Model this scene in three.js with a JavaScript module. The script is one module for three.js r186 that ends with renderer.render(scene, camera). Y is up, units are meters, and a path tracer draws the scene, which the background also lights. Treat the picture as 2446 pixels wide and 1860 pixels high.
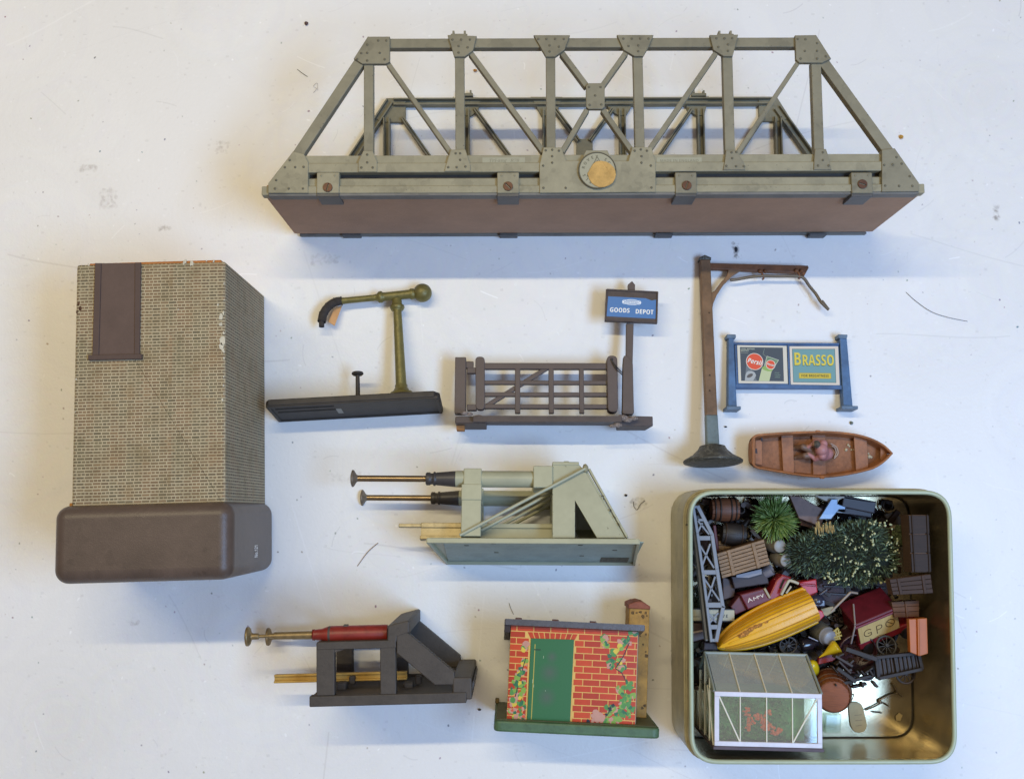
import * as THREE from 'three';
import { RoundedBoxGeometry } from 'three/addons/geometries/RoundedBoxGeometry.js';
import { mergeGeometries } from 'three/addons/utils/BufferGeometryUtils.js';
import { MarchingCubes } from 'three/addons/objects/MarchingCubes.js';
import { RectAreaLightUniformsLib } from 'three/addons/lights/RectAreaLightUniformsLib.js';

// ---------- camera, lamps, exposure ----------
const scene = new THREE.Scene();
const FOC = 2500, TH = Math.atan(294.6 / FOC), HC = 500;               // lens in photograph pixels, camera height in millimetres
const camera = new THREE.PerspectiveCamera(2 * Math.atan(930 / FOC) * 180 / Math.PI, 2446 / 1860, 0.01, 20);
camera.position.set(0, HC / 1000, 0);
camera.up.set(0, 0, -1);
camera.lookAt(0, 0, -HC / 1000 * Math.tan(TH));
scene.background = new THREE.Color().setRGB(0.20, 0.165, 0.155);         // the dim room around the table
RectAreaLightUniformsLib.init();
function areaLamp(r, g, b, intensity, w, h, pos, target) {
  const l = new THREE.RectAreaLight(new THREE.Color().setRGB(r, g, b), intensity, w, h);
  l.position.set(...pos); l.lookAt(...target); scene.add(l); return l;
}
areaLamp(1, 0.86, 0.54, 119, 0.93, 0.02, [-0.30, 1.1, -0.44], [-0.30, 0, -0.02]);     // warm strip lamp behind the table, lying along x
areaLamp(0.31, 0.56, 1, 20.5, 0.5, 0.26, [0.51, 0.91, 0.17], [0.05, 0, 0.12]);        // cool strip of daylight from the right
areaLamp(1, 0.9, 0.66, 1.15, 0.7, 0.7, [0.56, 1.3, 0.46], [0.1, 0, 0.05]);            // unseen area lamp at the right front, placed to brighten the tin floor
areaLamp(1, 0.8, 0.6, 0.08, 2.4, 2.4, [0, 1.7, 0.1], [0, 0, 0.1]);                    // unseen area lamp overhead, placed for weak soft light all round
const renderer = new THREE.WebGLRenderer({ antialias: true });
renderer.setSize(1024, 778);
renderer.toneMapping = THREE.LinearToneMapping;
renderer.toneMappingExposure = 1;
renderer.shadowMap.enabled = true;

// ---------- helpers: random numbers, frames, geometry in millimetres ----------
let seed = 7;
const rnd = (a = 0, b = 1) => { seed = (seed * 1664525 + 1013904223) >>> 0; return a + (b - a) * seed / 4294967296; };
const V3 = (x, y, z) => new THREE.Vector3(x, y, z);
const CAM = V3(0, HC, 0), FW = V3(0, -Math.cos(TH), -Math.sin(TH)), UPV = V3(0, Math.sin(TH), -Math.cos(TH)), RT = V3(1, 0, 0);
const rayOf = ([sx, sy]) => FW.clone().addScaledVector(RT, (sx - 1223) / FOC).addScaledVector(UPV, -(sy - 930) / FOC);
const P = (s, h = 0) => { const d = rayOf(s); return CAM.clone().addScaledVector(d, (h - HC) / d.y); };   // photo point on the level h mm above the table
const zoom = (x0, y0, s) => (x, y) => [x0 + x / s, y0 + y / s];
const zA = zoom(600, 50, 2.5988), zB = zoom(1400, 50, 2.5988), zC = zoom(100, 590, 3.8086), zD = zoom(100, 1000, 3.8086), zE = zoom(600, 640, 4.2), zF = zoom(1060, 650, 4.0907);
const zG = zoom(1600, 590, 2.9473), zH = zoom(800, 1080, 2.9066), zI = zoom(560, 1440, 3.6817), zJ = zoom(1140, 1420, 4.5413), zK = zoom(1580, 1150, 2.4), zL = zoom(1640, 1170, 6), zN = zoom(1640, 1370, 6), zM = zoom(1900, 1170, 6);
const zO = zoom(1900, 1400, 4), zQ = zoom(1640, 1530, 5.6), zR = zoom(1780, 1020, 6.136), zU = zoom(0, 0, 0.90311), zS = zoom(0, 0, 1);

const used = new Map();
function numbered(name) { const n = used.get(name) ?? 0; used.set(name, n + 1); return n ? name + '_' + String(n).padStart(3, '0') : name; }
// A thing's own frame: x along it, y up its front, z out of the table towards a viewer above; tilt leans its top down, yaw turns it on the table.
class Frame {
  constructor(name, label, category, o, h = 0, { tilt = 0, yaw = 0, roll = 0, drop = false, group, kind } = {}) {
    const p = P(o, h); if (drop) p.y = 0;
    const e = new THREE.Euler(-Math.PI / 2 - tilt * Math.PI / 180, yaw * Math.PI / 180, roll * Math.PI / 180, 'YXZ');
    this.g = new THREE.Group(); this.g.name = numbered(name); this.g.position.copy(p).multiplyScalar(0.001); this.g.rotation.copy(e); scene.add(this.g);
    if (label) this.g.userData = { label, category };
    if (group) this.g.userData.group = group;
    if (kind) this.g.userData.kind = kind;
    this.inv = new THREE.Matrix4().compose(p, new THREE.Quaternion().setFromEuler(e), V3(1, 1, 1)).invert();
    this.co = CAM.clone().applyMatrix4(this.inv);
  }
  at(s, z = 0) { const d = rayOf(s).transformDirection(this.inv), t = (z - this.co.z) / d.z; return [this.co.x + d.x * t, this.co.y + d.y * t]; }
  at3(s, z = 0) { const [x, y] = this.at(s, z); return V3(x, y, z); }
  pts(zf, z, ...xy) { const r = []; for (let i = 0; i < xy.length; i += 2) r.push(this.at(zf(xy[i], xy[i + 1]), z)); return r; }
  part(name, geos, m, opt = {}) {
    const mesh = new THREE.Mesh(build(geos, opt), m); mesh.name = name; mesh.castShadow = mesh.receiveShadow = true;
    (opt.parent ?? this.g).add(mesh);
    if (opt.label) mesh.userData.label = opt.label;
    if (opt.kind) mesh.userData.kind = opt.kind;
    return mesh;
  }
}
function build(geos, { keepUV = false } = {}) {
  const list = (Array.isArray(geos) ? geos : [geos]).map((g) => {
    g = g.index ? g.toNonIndexed() : g;
    for (const k of Object.keys(g.attributes)) if (!['position', 'normal', 'uv', 'color'].includes(k)) g.deleteAttribute(k);
    if (!g.attributes.normal) g.computeVertexNormals();
    if (!g.attributes.uv) g.setAttribute('uv', new THREE.BufferAttribute(new Float32Array(g.attributes.position.count * 2), 2));
    return g;
  });
  const g = list.length > 1 ? mergeGeometries(list) : list[0].clone();
  if (!keepUV) triUV(g);
  g.scale(0.001, 0.001, 0.001);
  return g;
}
function triUV(g) {   // box projection, uv in millimetres
  const p = g.attributes.position, uv = g.attributes.uv, a = V3(), b = V3(), c = V3(), n = V3();
  for (let i = 0; i < p.count; i += 3) {
    a.fromBufferAttribute(p, i); b.fromBufferAttribute(p, i + 1); c.fromBufferAttribute(p, i + 2);
    n.crossVectors(b.clone().sub(a), c.clone().sub(a));
    const ax = Math.abs(n.x), ay = Math.abs(n.y), az = Math.abs(n.z);
    [a, b, c].forEach((v, k) => (az >= ax && az >= ay ? uv.setXY(i + k, v.x, v.y) : ax >= ay ? uv.setXY(i + k, v.z, v.y) : uv.setXY(i + k, v.x, v.z)));
  }
}
const shapeOf = (pts) => new THREE.Shape(pts.map(([x, y]) => new THREE.Vector2(x, y)));
function poly(pts, z0, z1, bev = 0.25, holes = []) {
  const area = (q) => q.reduce((t, [x, y], i) => { const [u, v] = q[(i + 1) % q.length]; return t + x * v - u * y; }, 0), turn = (q, k) => (area(q) * k > 0 ? q : [...q].reverse());
  const s = shapeOf(turn(pts, 1)); for (const h of holes) s.holes.push(new THREE.Path(turn(h, -1).map(([x, y]) => new THREE.Vector2(x, y))));
  const d = z1 - z0; bev = Math.min(bev, d * 0.4);
  const g = new THREE.ExtrudeGeometry(s, { depth: d - 2 * bev, bevelEnabled: bev > 0, bevelSize: bev, bevelOffset: -bev, bevelThickness: bev, bevelSegments: 2, curveSegments: 8 });
  return g.translate(0, 0, z0 + bev);
}
const polyXZ = (pts, y0, y1, bev = 0.25) => poly(pts, 0, y1 - y0, bev).rotateX(Math.PI / 2).translate(0, y1, 0);           // plan outline (x, z), raised along y
const polyYZ = (pts, x0, x1, bev = 0.25) => poly(pts.map(([y, z]) => [-z, y]), 0, x1 - x0, bev).rotateY(Math.PI / 2).translate(x0, 0, 0);
function box(x0, x1, y0, y1, z0, z1, r = 0.3) {
  const w = Math.abs(x1 - x0), h = Math.abs(y1 - y0), d = Math.abs(z1 - z0); r = Math.min(r, w * 0.45, h * 0.45, d * 0.45);
  return (r > 0 ? new RoundedBoxGeometry(w, h, d, 2, r) : new THREE.BoxGeometry(w, h, d)).translate((x0 + x1) / 2, (y0 + y1) / 2, (z0 + z1) / 2);
}
function barPts(a, b, w, ext = 0) {
  const dx = b[0] - a[0], dy = b[1] - a[1], l = Math.hypot(dx, dy), ux = dx / l, uy = dy / l, h = w / 2;
  const A = [a[0] - ux * ext, a[1] - uy * ext], B = [b[0] + ux * ext, b[1] + uy * ext];
  return [[A[0] + uy * h, A[1] - ux * h], [B[0] + uy * h, B[1] - ux * h], [B[0] - uy * h, B[1] + ux * h], [A[0] - uy * h, A[1] + ux * h]];
}
const bar = (a, b, w, z0, z1, bev = 0.25, ext = 0) => poly(barPts(a, b, w, ext), z0, z1, bev);
const QY = V3(0, 1, 0);
function along(g, a, b) { return g.applyQuaternion(new THREE.Quaternion().setFromUnitVectors(QY, b.clone().sub(a).normalize())).translate(a.x, a.y, a.z); }
function cyl(a, b, r0, r1 = r0, seg = 20) { const l = a.distanceTo(b); return along(new THREE.CylinderGeometry(r1, r0, l, seg).translate(0, l / 2, 0), a, b); }
function lathe(a, b, prof, seg = 28) { return along(new THREE.LatheGeometry(prof.map(([r, t]) => new THREE.Vector2(Math.max(r, 1e-4), t)), seg), a, b); }
function ball(c, r, sx = 1, sy = 1, sz = 1, seg = 16) { return new THREE.SphereGeometry(r, seg, Math.max(5, seg * 0.6 | 0)).scale(sx, sy, sz).translate(c.x, c.y, c.z); }
const tube = (pts, r, seg = 40, rs = 8, closed = false) => new THREE.TubeGeometry(new THREE.CatmullRomCurve3(pts, closed, 'centripetal'), seg, r, rs, closed);
const rivet = ([x, y], z, r = 0.45) => new THREE.SphereGeometry(r, 8, 5, 0, Math.PI * 2, 0, Math.PI / 2).rotateX(Math.PI / 2).scale(1, 1, 0.75).translate(x, y, z - 0.02);
const circle = ([x, y], r, n = 28) => Array.from({ length: n }, (_, i) => [x + r * Math.cos(i / n * 6.28319), y + r * Math.sin(i / n * 6.28319)]);
function roundPoly(pts, r, n = 8) {
  const out = [], L = pts.length;
  pts.forEach((p, i) => {
    const a = pts[(i + L - 1) % L], b = pts[(i + 1) % L], va = [a[0] - p[0], a[1] - p[1]], vb = [b[0] - p[0], b[1] - p[1]], la = Math.hypot(...va), lb = Math.hypot(...vb), q = Math.min(r, la * 0.48, lb * 0.48);
    const s = [p[0] + va[0] / la * q, p[1] + va[1] / la * q], e = [p[0] + vb[0] / lb * q, p[1] + vb[1] / lb * q];
    for (let k = 0; k <= n; k++) { const t = k / n, m = 0.82; const c = [p[0], p[1]]; out.push([0, 1].map((j) => (1 - t) * (1 - t) * s[j] + 2 * t * (1 - t) * c[j] + t * t * e[j])); }
  });
  return out;
}
function blob(cx, cy, r, n = 9, sq = 1, j = 0.35, rot = 0) { const q = []; for (let i = 0; i < n; i++) { const a = i / n * 6.28319, k = r * (1 + rnd(-j, j)), x = k * Math.cos(a), y = k * sq * Math.sin(a); q.push([cx + x * Math.cos(rot) - y * Math.sin(rot), cy + x * Math.sin(rot) + y * Math.cos(rot)]); } return q; }
// a flat print: four corners (top left, top right, bottom right, bottom left), uv over the whole quad
function printQuad([a, b, c, d], z, n = 6) {
  const g = new THREE.PlaneGeometry(1, 1, n, n), p = g.attributes.position, uv = g.attributes.uv;
  for (let i = 0; i < p.count; i++) { const u = uv.getX(i), v = 1 - uv.getY(i); p.setXYZ(i, (1 - v) * ((1 - u) * a[0] + u * b[0]) + v * ((1 - u) * d[0] + u * c[0]), (1 - v) * ((1 - u) * a[1] + u * b[1]) + v * ((1 - u) * d[1] + u * c[1]), z); }
  g.computeVertexNormals(); return g;
}

// small flakes of missing paint or dirt lying on a face at height z, round given local points
const flakes = (list, z, r0 = 0.12, r1 = 0.4, n = 1, spread = 0) => { const out = []; for (const [x, y] of list) for (let i = 0; i < n; i++) out.push(poly(blob(x + rnd(-spread, spread), y + rnd(-spread, spread), rnd(r0, r1), 7, rnd(0.5, 1), 0.5, rnd(0, 3)), z - 0.1, z + 0.03, 0)); return out; };

// ---------- materials ----------
const N = 256;
function lattice(sd, f) { const t = new Float32Array(f * f); let s = sd; for (let i = 0; i < t.length; i++) { s = (s * 1664525 + 1013904223) >>> 0; t[i] = s / 4294967296; } return t; }
const noiseAt = (t, fx, fy, x, y) => { const xi = Math.floor(x), yi = Math.floor(y), u = x - xi, v = y - yi, su = u * u * (3 - 2 * u), sv = v * v * (3 - 2 * v), g = (a, b) => t[((b % fy) + fy) % fy * fx + ((a % fx) + fx) % fx]; return (g(xi, yi) * (1 - su) + g(xi + 1, yi) * su) * (1 - sv) + (g(xi, yi + 1) * (1 - su) + g(xi + 1, yi + 1) * su) * sv; };
function field(sd, fx, fy, oct, gain = 0.55) {
  const out = new Float32Array(N * N); let amp = 1, tot = 0;
  for (let o = 0; o < oct; o++, fx *= 2, fy *= 2, amp *= gain) { const f = Math.max(fx, fy), t = lattice(sd + o * 77, f).slice(); const tt = new Float32Array(fx * fy); for (let i = 0; i < tt.length; i++) tt[i] = t[i % t.length]; tot += amp; for (let y = 0; y < N; y++) for (let x = 0; x < N; x++) out[y * N + x] += amp * noiseAt(tt, fx, fy, x / N * fx, y / N * fy); }
  for (let i = 0; i < out.length; i++) out[i] /= tot; return out;
}
const sources = {};
function grey(name, f) { const d = new Uint8Array(N * N * 4); let m = 0; for (let i = 0; i < N * N; i++) { const v = Math.min(1, Math.max(0, f(i))); m += v; d[i * 4] = d[i * 4 + 1] = d[i * 4 + 2] = v * 255; d[i * 4 + 3] = 255; } const t = new THREE.DataTexture(d, N, N); t.magFilter = THREE.LinearFilter; t.minFilter = THREE.LinearFilter; t.wrapS = t.wrapT = THREE.RepeatWrapping; t.needsUpdate = true; sources[name] = { t, mean: m / N / N }; }
{
  const lo = field(3, 4, 4, 5), hi = field(11, 32, 32, 3), wood = field(23, 3, 48, 3, 0.6), woodlo = field(29, 2, 8, 3), mid = field(41, 10, 10, 4);
  grey('grime', (i) => 0.62 + 0.5 * lo[i] * 0.9 + 0.16 * (hi[i] - 0.5) - (mid[i] > 0.68 ? 0.10 : 0));
  grey('soft', (i) => 0.80 + 0.22 * lo[i] + 0.10 * (hi[i] - 0.5));
  grey('worn', (i) => (mid[i] + 0.6 * (hi[i] - 0.5) > 0.62 ? 1 : 0.45) * (0.7 + 0.5 * lo[i]));
  grey('mud', (i) => 0.42 + 0.5 * lo[i] + 0.34 * (mid[i] - 0.4) + 0.3 * (hi[i] - 0.5));
  grey('wood', (i) => 0.52 + 0.55 * wood[i] * 0.8 + 0.3 * (woodlo[i] - 0.4));
  grey('rough', (i) => hi[i]);
  grey('bumpy', (i) => 0.5 * mid[i] + 0.5 * hi[i]);
}
const texes = new Map();
function tex(name, tile) { const k = name + tile; if (!texes.has(k)) { const t = sources[name].t.clone(); t.repeat.set(1 / tile, 1 / tile); t.needsUpdate = true; texes.set(k, t); } return texes.get(k); }
const mats = new Map();
function mat(hex, { t = 'soft', tile = 40, r = 0.6, m = 0, b = 0, bt = 'bumpy', btile = 12, coat = 0 } = {}) {
  const k = [hex, t, tile, r, m, b, bt, btile, coat].join(); if (mats.has(k)) return mats.get(k);
  const c = new THREE.Color(hex).multiplyScalar(1 / (t ? sources[t].mean : 1));
  const o = { color: c, roughness: r, metalness: m };
  if (t) o.map = tex(t, tile);
  if (b) { o.bumpMap = tex(bt, btile); o.bumpScale = b * 0.001; }
  const q = coat ? new THREE.MeshPhysicalMaterial({ ...o, clearcoat: coat, clearcoatRoughness: 0.25 }) : new THREE.MeshStandardMaterial(o);
  mats.set(k, q); return q;
}
function canvasTex(w, h, draw) { const c = document.createElement('canvas'); c.width = w; c.height = h; const x = c.getContext('2d'); draw(x, w, h); const t = new THREE.CanvasTexture(c); t.colorSpace = THREE.SRGBColorSpace; t.anisotropy = 4; return t; }
const printMat = (t, r = 0.55) => new THREE.MeshStandardMaterial({ map: t, roughness: r });
const jitter = (x, w, h, n, a, cols) => { for (let i = 0; i < n; i++) { x.globalAlpha = rnd(0.02, a); x.fillStyle = cols[rnd(0, cols.length) | 0]; x.fillRect(rnd(0, w), rnd(0, h), rnd(1, 4), rnd(1, 4)); } x.globalAlpha = 1; };

// ---------- the table ----------
{
  const W = 2048, H = 1560, X0 = -262, Z0 = -262, MW = 524, MH = 399;    // the painted patch, millimetres
  const sx = W / MW, sy = H / MH;
  const t = canvasTex(W, H, (x) => {
    x.fillStyle = '#e9e8e6'; x.fillRect(0, 0, W, H);
    for (let i = 0; i < 260; i++) { const px = rnd(0, W), py = rnd(0, H), r = rnd(30, 190), g = x.createRadialGradient(px, py, 0, px, py, r); const c = rnd() < 0.5 ? '220,217,211' : '244,244,246'; g.addColorStop(0, `rgba(${c},${rnd(0.05, 0.2)})`); g.addColorStop(1, `rgba(${c},0)`); x.fillStyle = g; x.fillRect(px - r, py - r, 2 * r, 2 * r); }
    for (let i = 0; i < 620; i++) { const k = Math.pow(rnd(), 3); x.fillStyle = `rgba(${rnd(60, 120) | 0},${rnd(60, 110) | 0},${rnd(60, 110) | 0},${0.1 + 0.6 * k})`; x.beginPath(); x.ellipse(rnd(0, W), rnd(0, H), rnd(0.8, 1.6) + k, rnd(0.6, 1.1) + 0.6 * k, rnd(0, 3), 0, 7); x.fill(); }
    for (let i = 0; i < 170; i++) { x.fillStyle = `rgba(255,255,255,${rnd(0.2, 0.7)})`; x.beginPath(); x.ellipse(rnd(0, W), rnd(0, H), rnd(1, 4), rnd(0.8, 2), rnd(0, 3), 0, 7); x.fill(); }
    for (let i = 0; i < 5000; i++) { x.fillStyle = rnd() < 0.5 ? `rgba(120,116,112,${rnd(0.02, 0.1)})` : `rgba(255,255,255,${rnd(0.03, 0.2)})`; x.fillRect(rnd(0, W), rnd(0, H), rnd(1, 7), rnd(1, 5)); }
    for (let i = 0; i < 90; i++) { x.strokeStyle = `rgba(${rnd() < 0.5 ? '255,255,255' : '176,172,170'},${rnd(0.06, 0.22)})`; x.lineWidth = rnd(0.7, 3.2); const px = rnd(0, W), py = rnd(0, H), a = rnd(-0.5, 0.5) + (rnd() < 0.3 ? 1.5 : 0), l = rnd(60, 320); x.beginPath(); x.moveTo(px, py); x.bezierCurveTo(px + Math.cos(a) * l * 0.3, py + Math.sin(a) * l * 0.3 + rnd(-14, 14), px + Math.cos(a) * l * 0.6, py + Math.sin(a) * l * 0.6 + rnd(-14, 14), px + Math.cos(a) * l, py + Math.sin(a) * l); x.stroke(); }
    for (let i = 0; i < 150; i++) { x.strokeStyle = rnd() < 0.6 ? `rgba(150,148,150,${rnd(0.05, 0.2)})` : `rgba(252,252,252,${rnd(0.3, 0.8)})`; x.lineWidth = rnd(0.8, 2.0); const px = rnd(0, W), py = rnd(0, H), a = rnd(0, 6.3), l = rnd(8, 70); x.beginPath(); x.moveTo(px, py); x.quadraticCurveTo(px + Math.cos(a) * l * 0.5 + rnd(-8, 8), py + Math.sin(a) * l * 0.5 + rnd(-8, 8), px + Math.cos(a) * l, py + Math.sin(a) * l); x.stroke(); }
    const smear = (s, rx, ry, al, n = 40) => { const p = P(s), cx = (p.x - X0) * sx, cy = (p.z - Z0) * sy; for (let i = 0; i < n; i++) { x.fillStyle = `rgba(90,80,72,${rnd(0.02, al)})`; x.beginPath(); x.ellipse(cx + rnd(-rx, rx), cy + rnd(-ry, ry), rnd(1, 5), rnd(1, 4), rnd(0, 3), 0, 7); x.fill(); } };
    smear(zU(232, 428), 16, 20, 0.07, 90); smear(zU(355, 492), 12, 4, 0.08, 30); smear(zU(190, 362), 16, 6, 0.06, 60); smear(zU(1378, 1085), 16, 9, 0.12); smear(zU(755, 1030), 40, 8, 0.05); smear(zU(2150, 460), 5, 14, 0.12); smear(zU(1588, 540), 5, 16, 0.3, 40); smear(zU(480, 318), 12, 12, 0.07); smear(zU(285, 1345), 10, 6, 0.07, 14); smear(zU(700, 560), 26, 10, 0.05, 60); smear(zU(1850, 420), 20, 14, 0.05, 50);
  });
  t.wrapS = t.wrapT = THREE.MirroredRepeatWrapping;
  const hb = new Uint8Array(512 * 512 * 4), f1 = sources.bumpy.t.image.data;
  for (let y = 0; y < 512; y++) for (let x = 0; x < 512; x++) { const i = (y * 512 + x) * 4; hb[i] = hb[i + 1] = hb[i + 2] = f1[(((y >> 1) % 256) * 256 + ((x >> 1) % 256)) * 4]; hb[i + 3] = 255; }
  const top = new THREE.MeshPhysicalMaterial({ map: t, roughness: 0.42, roughnessMap: tex('grime', 90), bumpMap: tex('bumpy', 34), bumpScale: 0.00011, specularIntensity: 0.7 });
  top.roughnessMap = null;
  // one slab whose upper face carries uv of the painted patch
  const g = new THREE.BoxGeometry(1700, 24, 1300).translate(0, -12, -40), p = g.attributes.position, uv = g.attributes.uv;
  for (let i = 0; i < p.count; i++) uv.setXY(i, (p.getX(i) - X0) / MW, 1 - (p.getZ(i) - Z0) / MH);
  top.bumpMap = sources.bumpy.t.clone(); top.bumpMap.repeat.set(MW / 30, MH / 30); top.bumpMap.needsUpdate = true;
  g.scale(0.001, 0.001, 0.001);
  const mesh = new THREE.Mesh(g, top); mesh.name = numbered('table_top'); mesh.receiveShadow = true;
  mesh.userData = { kind: 'structure', label: 'white painted table top with specks, scuffs and faint stains', category: 'table' }; scene.add(mesh);
}

// ---------- truss bridge lying on its side ----------
{
  const F = new Frame('truss_bridge', 'long grey-green model truss bridge lying on its side, its brown deck facing down the table', 'model bridge', zA(110, 1072), 70, { yaw: 0.2, drop: true });
  const S = 0.0666;                                             // millimetres per zoomed pixel on the upper side
  const gm = mat('#817b66', { t: 'grime', tile: 60, r: 0.62, b: 0.12 }), gd = mat('#7d7a68', { t: 'grime', tile: 50, r: 0.65, b: 0.12 }), gl = mat('#928b72', { t: 'grime', tile: 50, r: 0.6, b: 0.1 });
  const a = (x, y) => F.at(zA(x, y), 68.6), b = (x, y) => F.at(zB(x, y), 68.6);
  const bars = [
    ['top_chord', a(790, 138), b(1370, 130), 64, 0], ['end_post', a(745, 140), a(285, 830), 70, 4], ['end_post', b(1432, 188), b(1880, 806), 68, 2],
    ['vertical_post', a(728, 262), a(728, 850), 62, 0], ['vertical_post', a(1293, 200), a(1297, 830), 60, 0], ['vertical_post', a(1859, 200), a(1862, 820), 60, 0],
    ['vertical_post', b(322, 200), b(336, 820), 62, 0], ['vertical_post', b(879, 200), b(896, 830), 64, 0], ['vertical_post', b(1430, 255), b(1450, 830), 64, 0],
    ['diagonal', a(848, 260), a(1245, 825), 30, 0], ['diagonal', a(1362, 195), a(1815, 810), 34, 0], ['diagonal', a(1930, 195), a(2085, 402), 36, 0], ['diagonal', a(2085, 548), a(1930, 810), 34, 0],
    ['diagonal', b(248, 195), b(100, 402), 34, 0], ['diagonal', b(105, 548), b(290, 810), 34, 0], ['diagonal', b(808, 195), b(388, 805), 34, 0], ['diagonal', b(1322, 250), b(938, 825), 30, 0],
  ];
  const tops = [
    [a(725, 104), a(862, 104), a(862, 262), a(836, 273), a(690, 273), a(638, 240)], [a(1220, 94), a(1400, 100), a(1378, 190), a(1326, 229), a(1262, 229)], [a(1753, 95), a(1978, 95), a(1945, 186), a(1886, 229), a(1830, 229)],
    [b(190, 94), b(418, 94), b(385, 172), b(352, 226), b(300, 226), b(232, 186)], [b(765, 94), b(942, 92), b(920, 180), b(908, 226), b(852, 226), b(788, 186)], [b(1294, 96), b(1425, 94), b(1518, 240), b(1462, 266), b(1320, 266), b(1300, 245)],
    [a(2078, 410), a(2096, 392), b(98, 392), b(115, 410), b(115, 538), b(100, 553), a(2094, 553), a(2078, 540)],
  ];
  const topRivets = [
    [[790, 130], [840, 130], [722, 155], [685, 208], [722, 206], [800, 206], [660, 245], [722, 254], [830, 246]].map(([x, y]) => a(x, y)), [[1250, 124], [1304, 124], [1358, 124], [1288, 164], [1344, 172], [1288, 204]].map(([x, y]) => a(x, y)),
    [[1782, 120], [1832, 120], [1886, 120], [1940, 120], [1852, 160], [1910, 168], [1852, 198]].map(([x, y]) => a(x, y)), [[230, 118], [282, 118], [334, 118], [386, 118], [262, 164], [322, 160], [322, 196]].map(([x, y]) => b(x, y)),
    [[806, 116], [856, 116], [904, 116], [818, 170], [878, 154], [878, 194]].map(([x, y]) => b(x, y)), [[1310, 120], [1358, 122], [1430, 146], [1354, 194], [1430, 194], [1328, 242], [1430, 242], [1484, 228]].map(([x, y]) => b(x, y)),
    [a(2096, 418), a(2168, 418), a(2134, 470), a(2100, 528), a(2172, 526)],
  ];
  const rivM = mat('#65604e', { t: 'soft', r: 0.6 }), rivets = (parent, pts) => F.part('rivet', pts.map((r) => rivet(r, 69.9, 0.56)), rivM, { parent, kind: 'stuff' });
  for (const [n, p, q, w, e] of bars) F.part(n, bar(p, q, w * S, 64.6, 68.6, 0.3, e * 0.1), gm);
  tops.forEach((o, i) => rivets(F.part('gusset_plate', poly(o, 67.6, 69.9, 0.3), gm), topRivets[i]));
  for (const [f, x] of [[a, 1290], [b, 866]]) {                 // two lugs with prongs on the top chord
    const [lx, ly] = f(x, 92); F.part('lug', [box(lx - 3.6, lx + 3.6, ly - 0.6, ly + 0.9, 64.8, 68.9), box(lx - 2.9, lx - 2.0, ly + 0.7, ly + 2.5, 65.4, 68.4, 0.15), box(lx + 2.0, lx + 2.9, ly + 0.7, ly + 2.5, 65.4, 68.4, 0.15)], gm);
  }
  // lower girder: upper rail with flange, gap, lower rail with flange
  const yT = a(600, 833)[1], yU = a(600, 885)[1], yUb = a(600, 943)[1], yL = a(600, 976)[1], yLm = a(600, 1026)[1], yB = a(600, 1072)[1], xl = a(112, 1060)[0], xr = b(2060, 1050)[0];
  const x0 = a(330, 880)[0], x1 = b(1840, 880)[0];
  F.part('lower_rail', [box(x0, x1, yUb, yT, 65.4, 68.2), box(x0, x1, yUb, yU, 66, 69.3, 0.4)], gl);
  F.part('lower_rail', [box(x0 - 2, x1 + 2, yB, yL, 65, 68.2), box(x0 - 2, x1 + 2, yB, yLm, 66, 69.3, 0.4)], gl);
  F.part('bottom_flange', box(xl - 0.4, xr + 0.4, yB - 1.0, yB + 0.6, 63.4, 68.8, 0.3), mat('#6f6c66', { t: 'grime', tile: 60, r: 0.6 }));
  const low = [
    [a(262, 815), a(330, 832), a(357, 885), a(355, 1073), a(108, 1073), a(108, 1012)], [a(697, 812), a(757, 812), a(783, 880), a(783, 942), a(666, 942), a(666, 880)], [a(1240, 803), a(1330, 803), a(1361, 898), a(1361, 938), a(1200, 938), a(1210, 898)],
    [b(866, 808), b(928, 808), b(975, 880), b(985, 930), b(848, 930), b(858, 880)], [b(1418, 800), b(1486, 800), b(1500, 838), b(1520, 928), b(1410, 928), b(1412, 870)], [b(1832, 806), b(1912, 795), b(2062, 1010), b(2062, 1062), b(1832, 1064)],
  ];
  const lowRivets = [
    [[242, 870], [212, 914], [276, 914], [328, 912], [158, 994], [150, 1046], [236, 1046], [324, 1046]].map(([x, y]) => a(x, y)), [[722, 836], [722, 884], [686, 916], [756, 916]].map(([x, y]) => a(x, y)), [[1270, 828], [1298, 828], [1298, 868], [1224, 914], [1276, 914], [1330, 910]].map(([x, y]) => a(x, y)),
    [[900, 822], [930, 820], [904, 858], [868, 906], [928, 908], [976, 908]].map(([x, y]) => b(x, y)), [[1466, 822], [1466, 870], [1436, 904], [1502, 904]].map(([x, y]) => b(x, y)), [[1922, 852], [1846, 900], [1898, 898], [1954, 892], [2004, 970], [1852, 1028], [1938, 1030], [2020, 1030]].map(([x, y]) => b(x, y)),
  ];
  low.forEach((o, i) => rivets(F.part('gusset_plate', poly(o, 66, 69.9, 0.3), i < 3 ? gl : gm), lowRivets[i]));
  for (const [f, xa, xb, ya, yb] of [[a, 62, 110, 1024, 1080], [b, 2058, 2108, 1008, 1066]]) { const p = f(xa, ya), q = f(xb, yb); F.part('end_bracket', box(p[0], q[0], q[1], p[1], 63.6, 68.2, 0.4), gl); }
  const plate = [a(1790, 1072), a(1789, 900), a(1815, 790), a(1925, 790), a(1955, 872), b(262, 874), b(285, 789), b(405, 789), b(430, 880), b(430, 1067)];
  rivets(F.part('centre_plate', poly(plate, 66, 69.9, 0.3), gl), [a(1828, 810), a(1868, 806), a(1910, 812), a(1868, 846), a(1868, 886), a(1812, 904), a(1814, 1042), a(1952, 1042), b(300, 812), b(338, 804), b(376, 812), b(342, 846), b(342, 886), b(400, 904), b(404, 1040)]);
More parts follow.
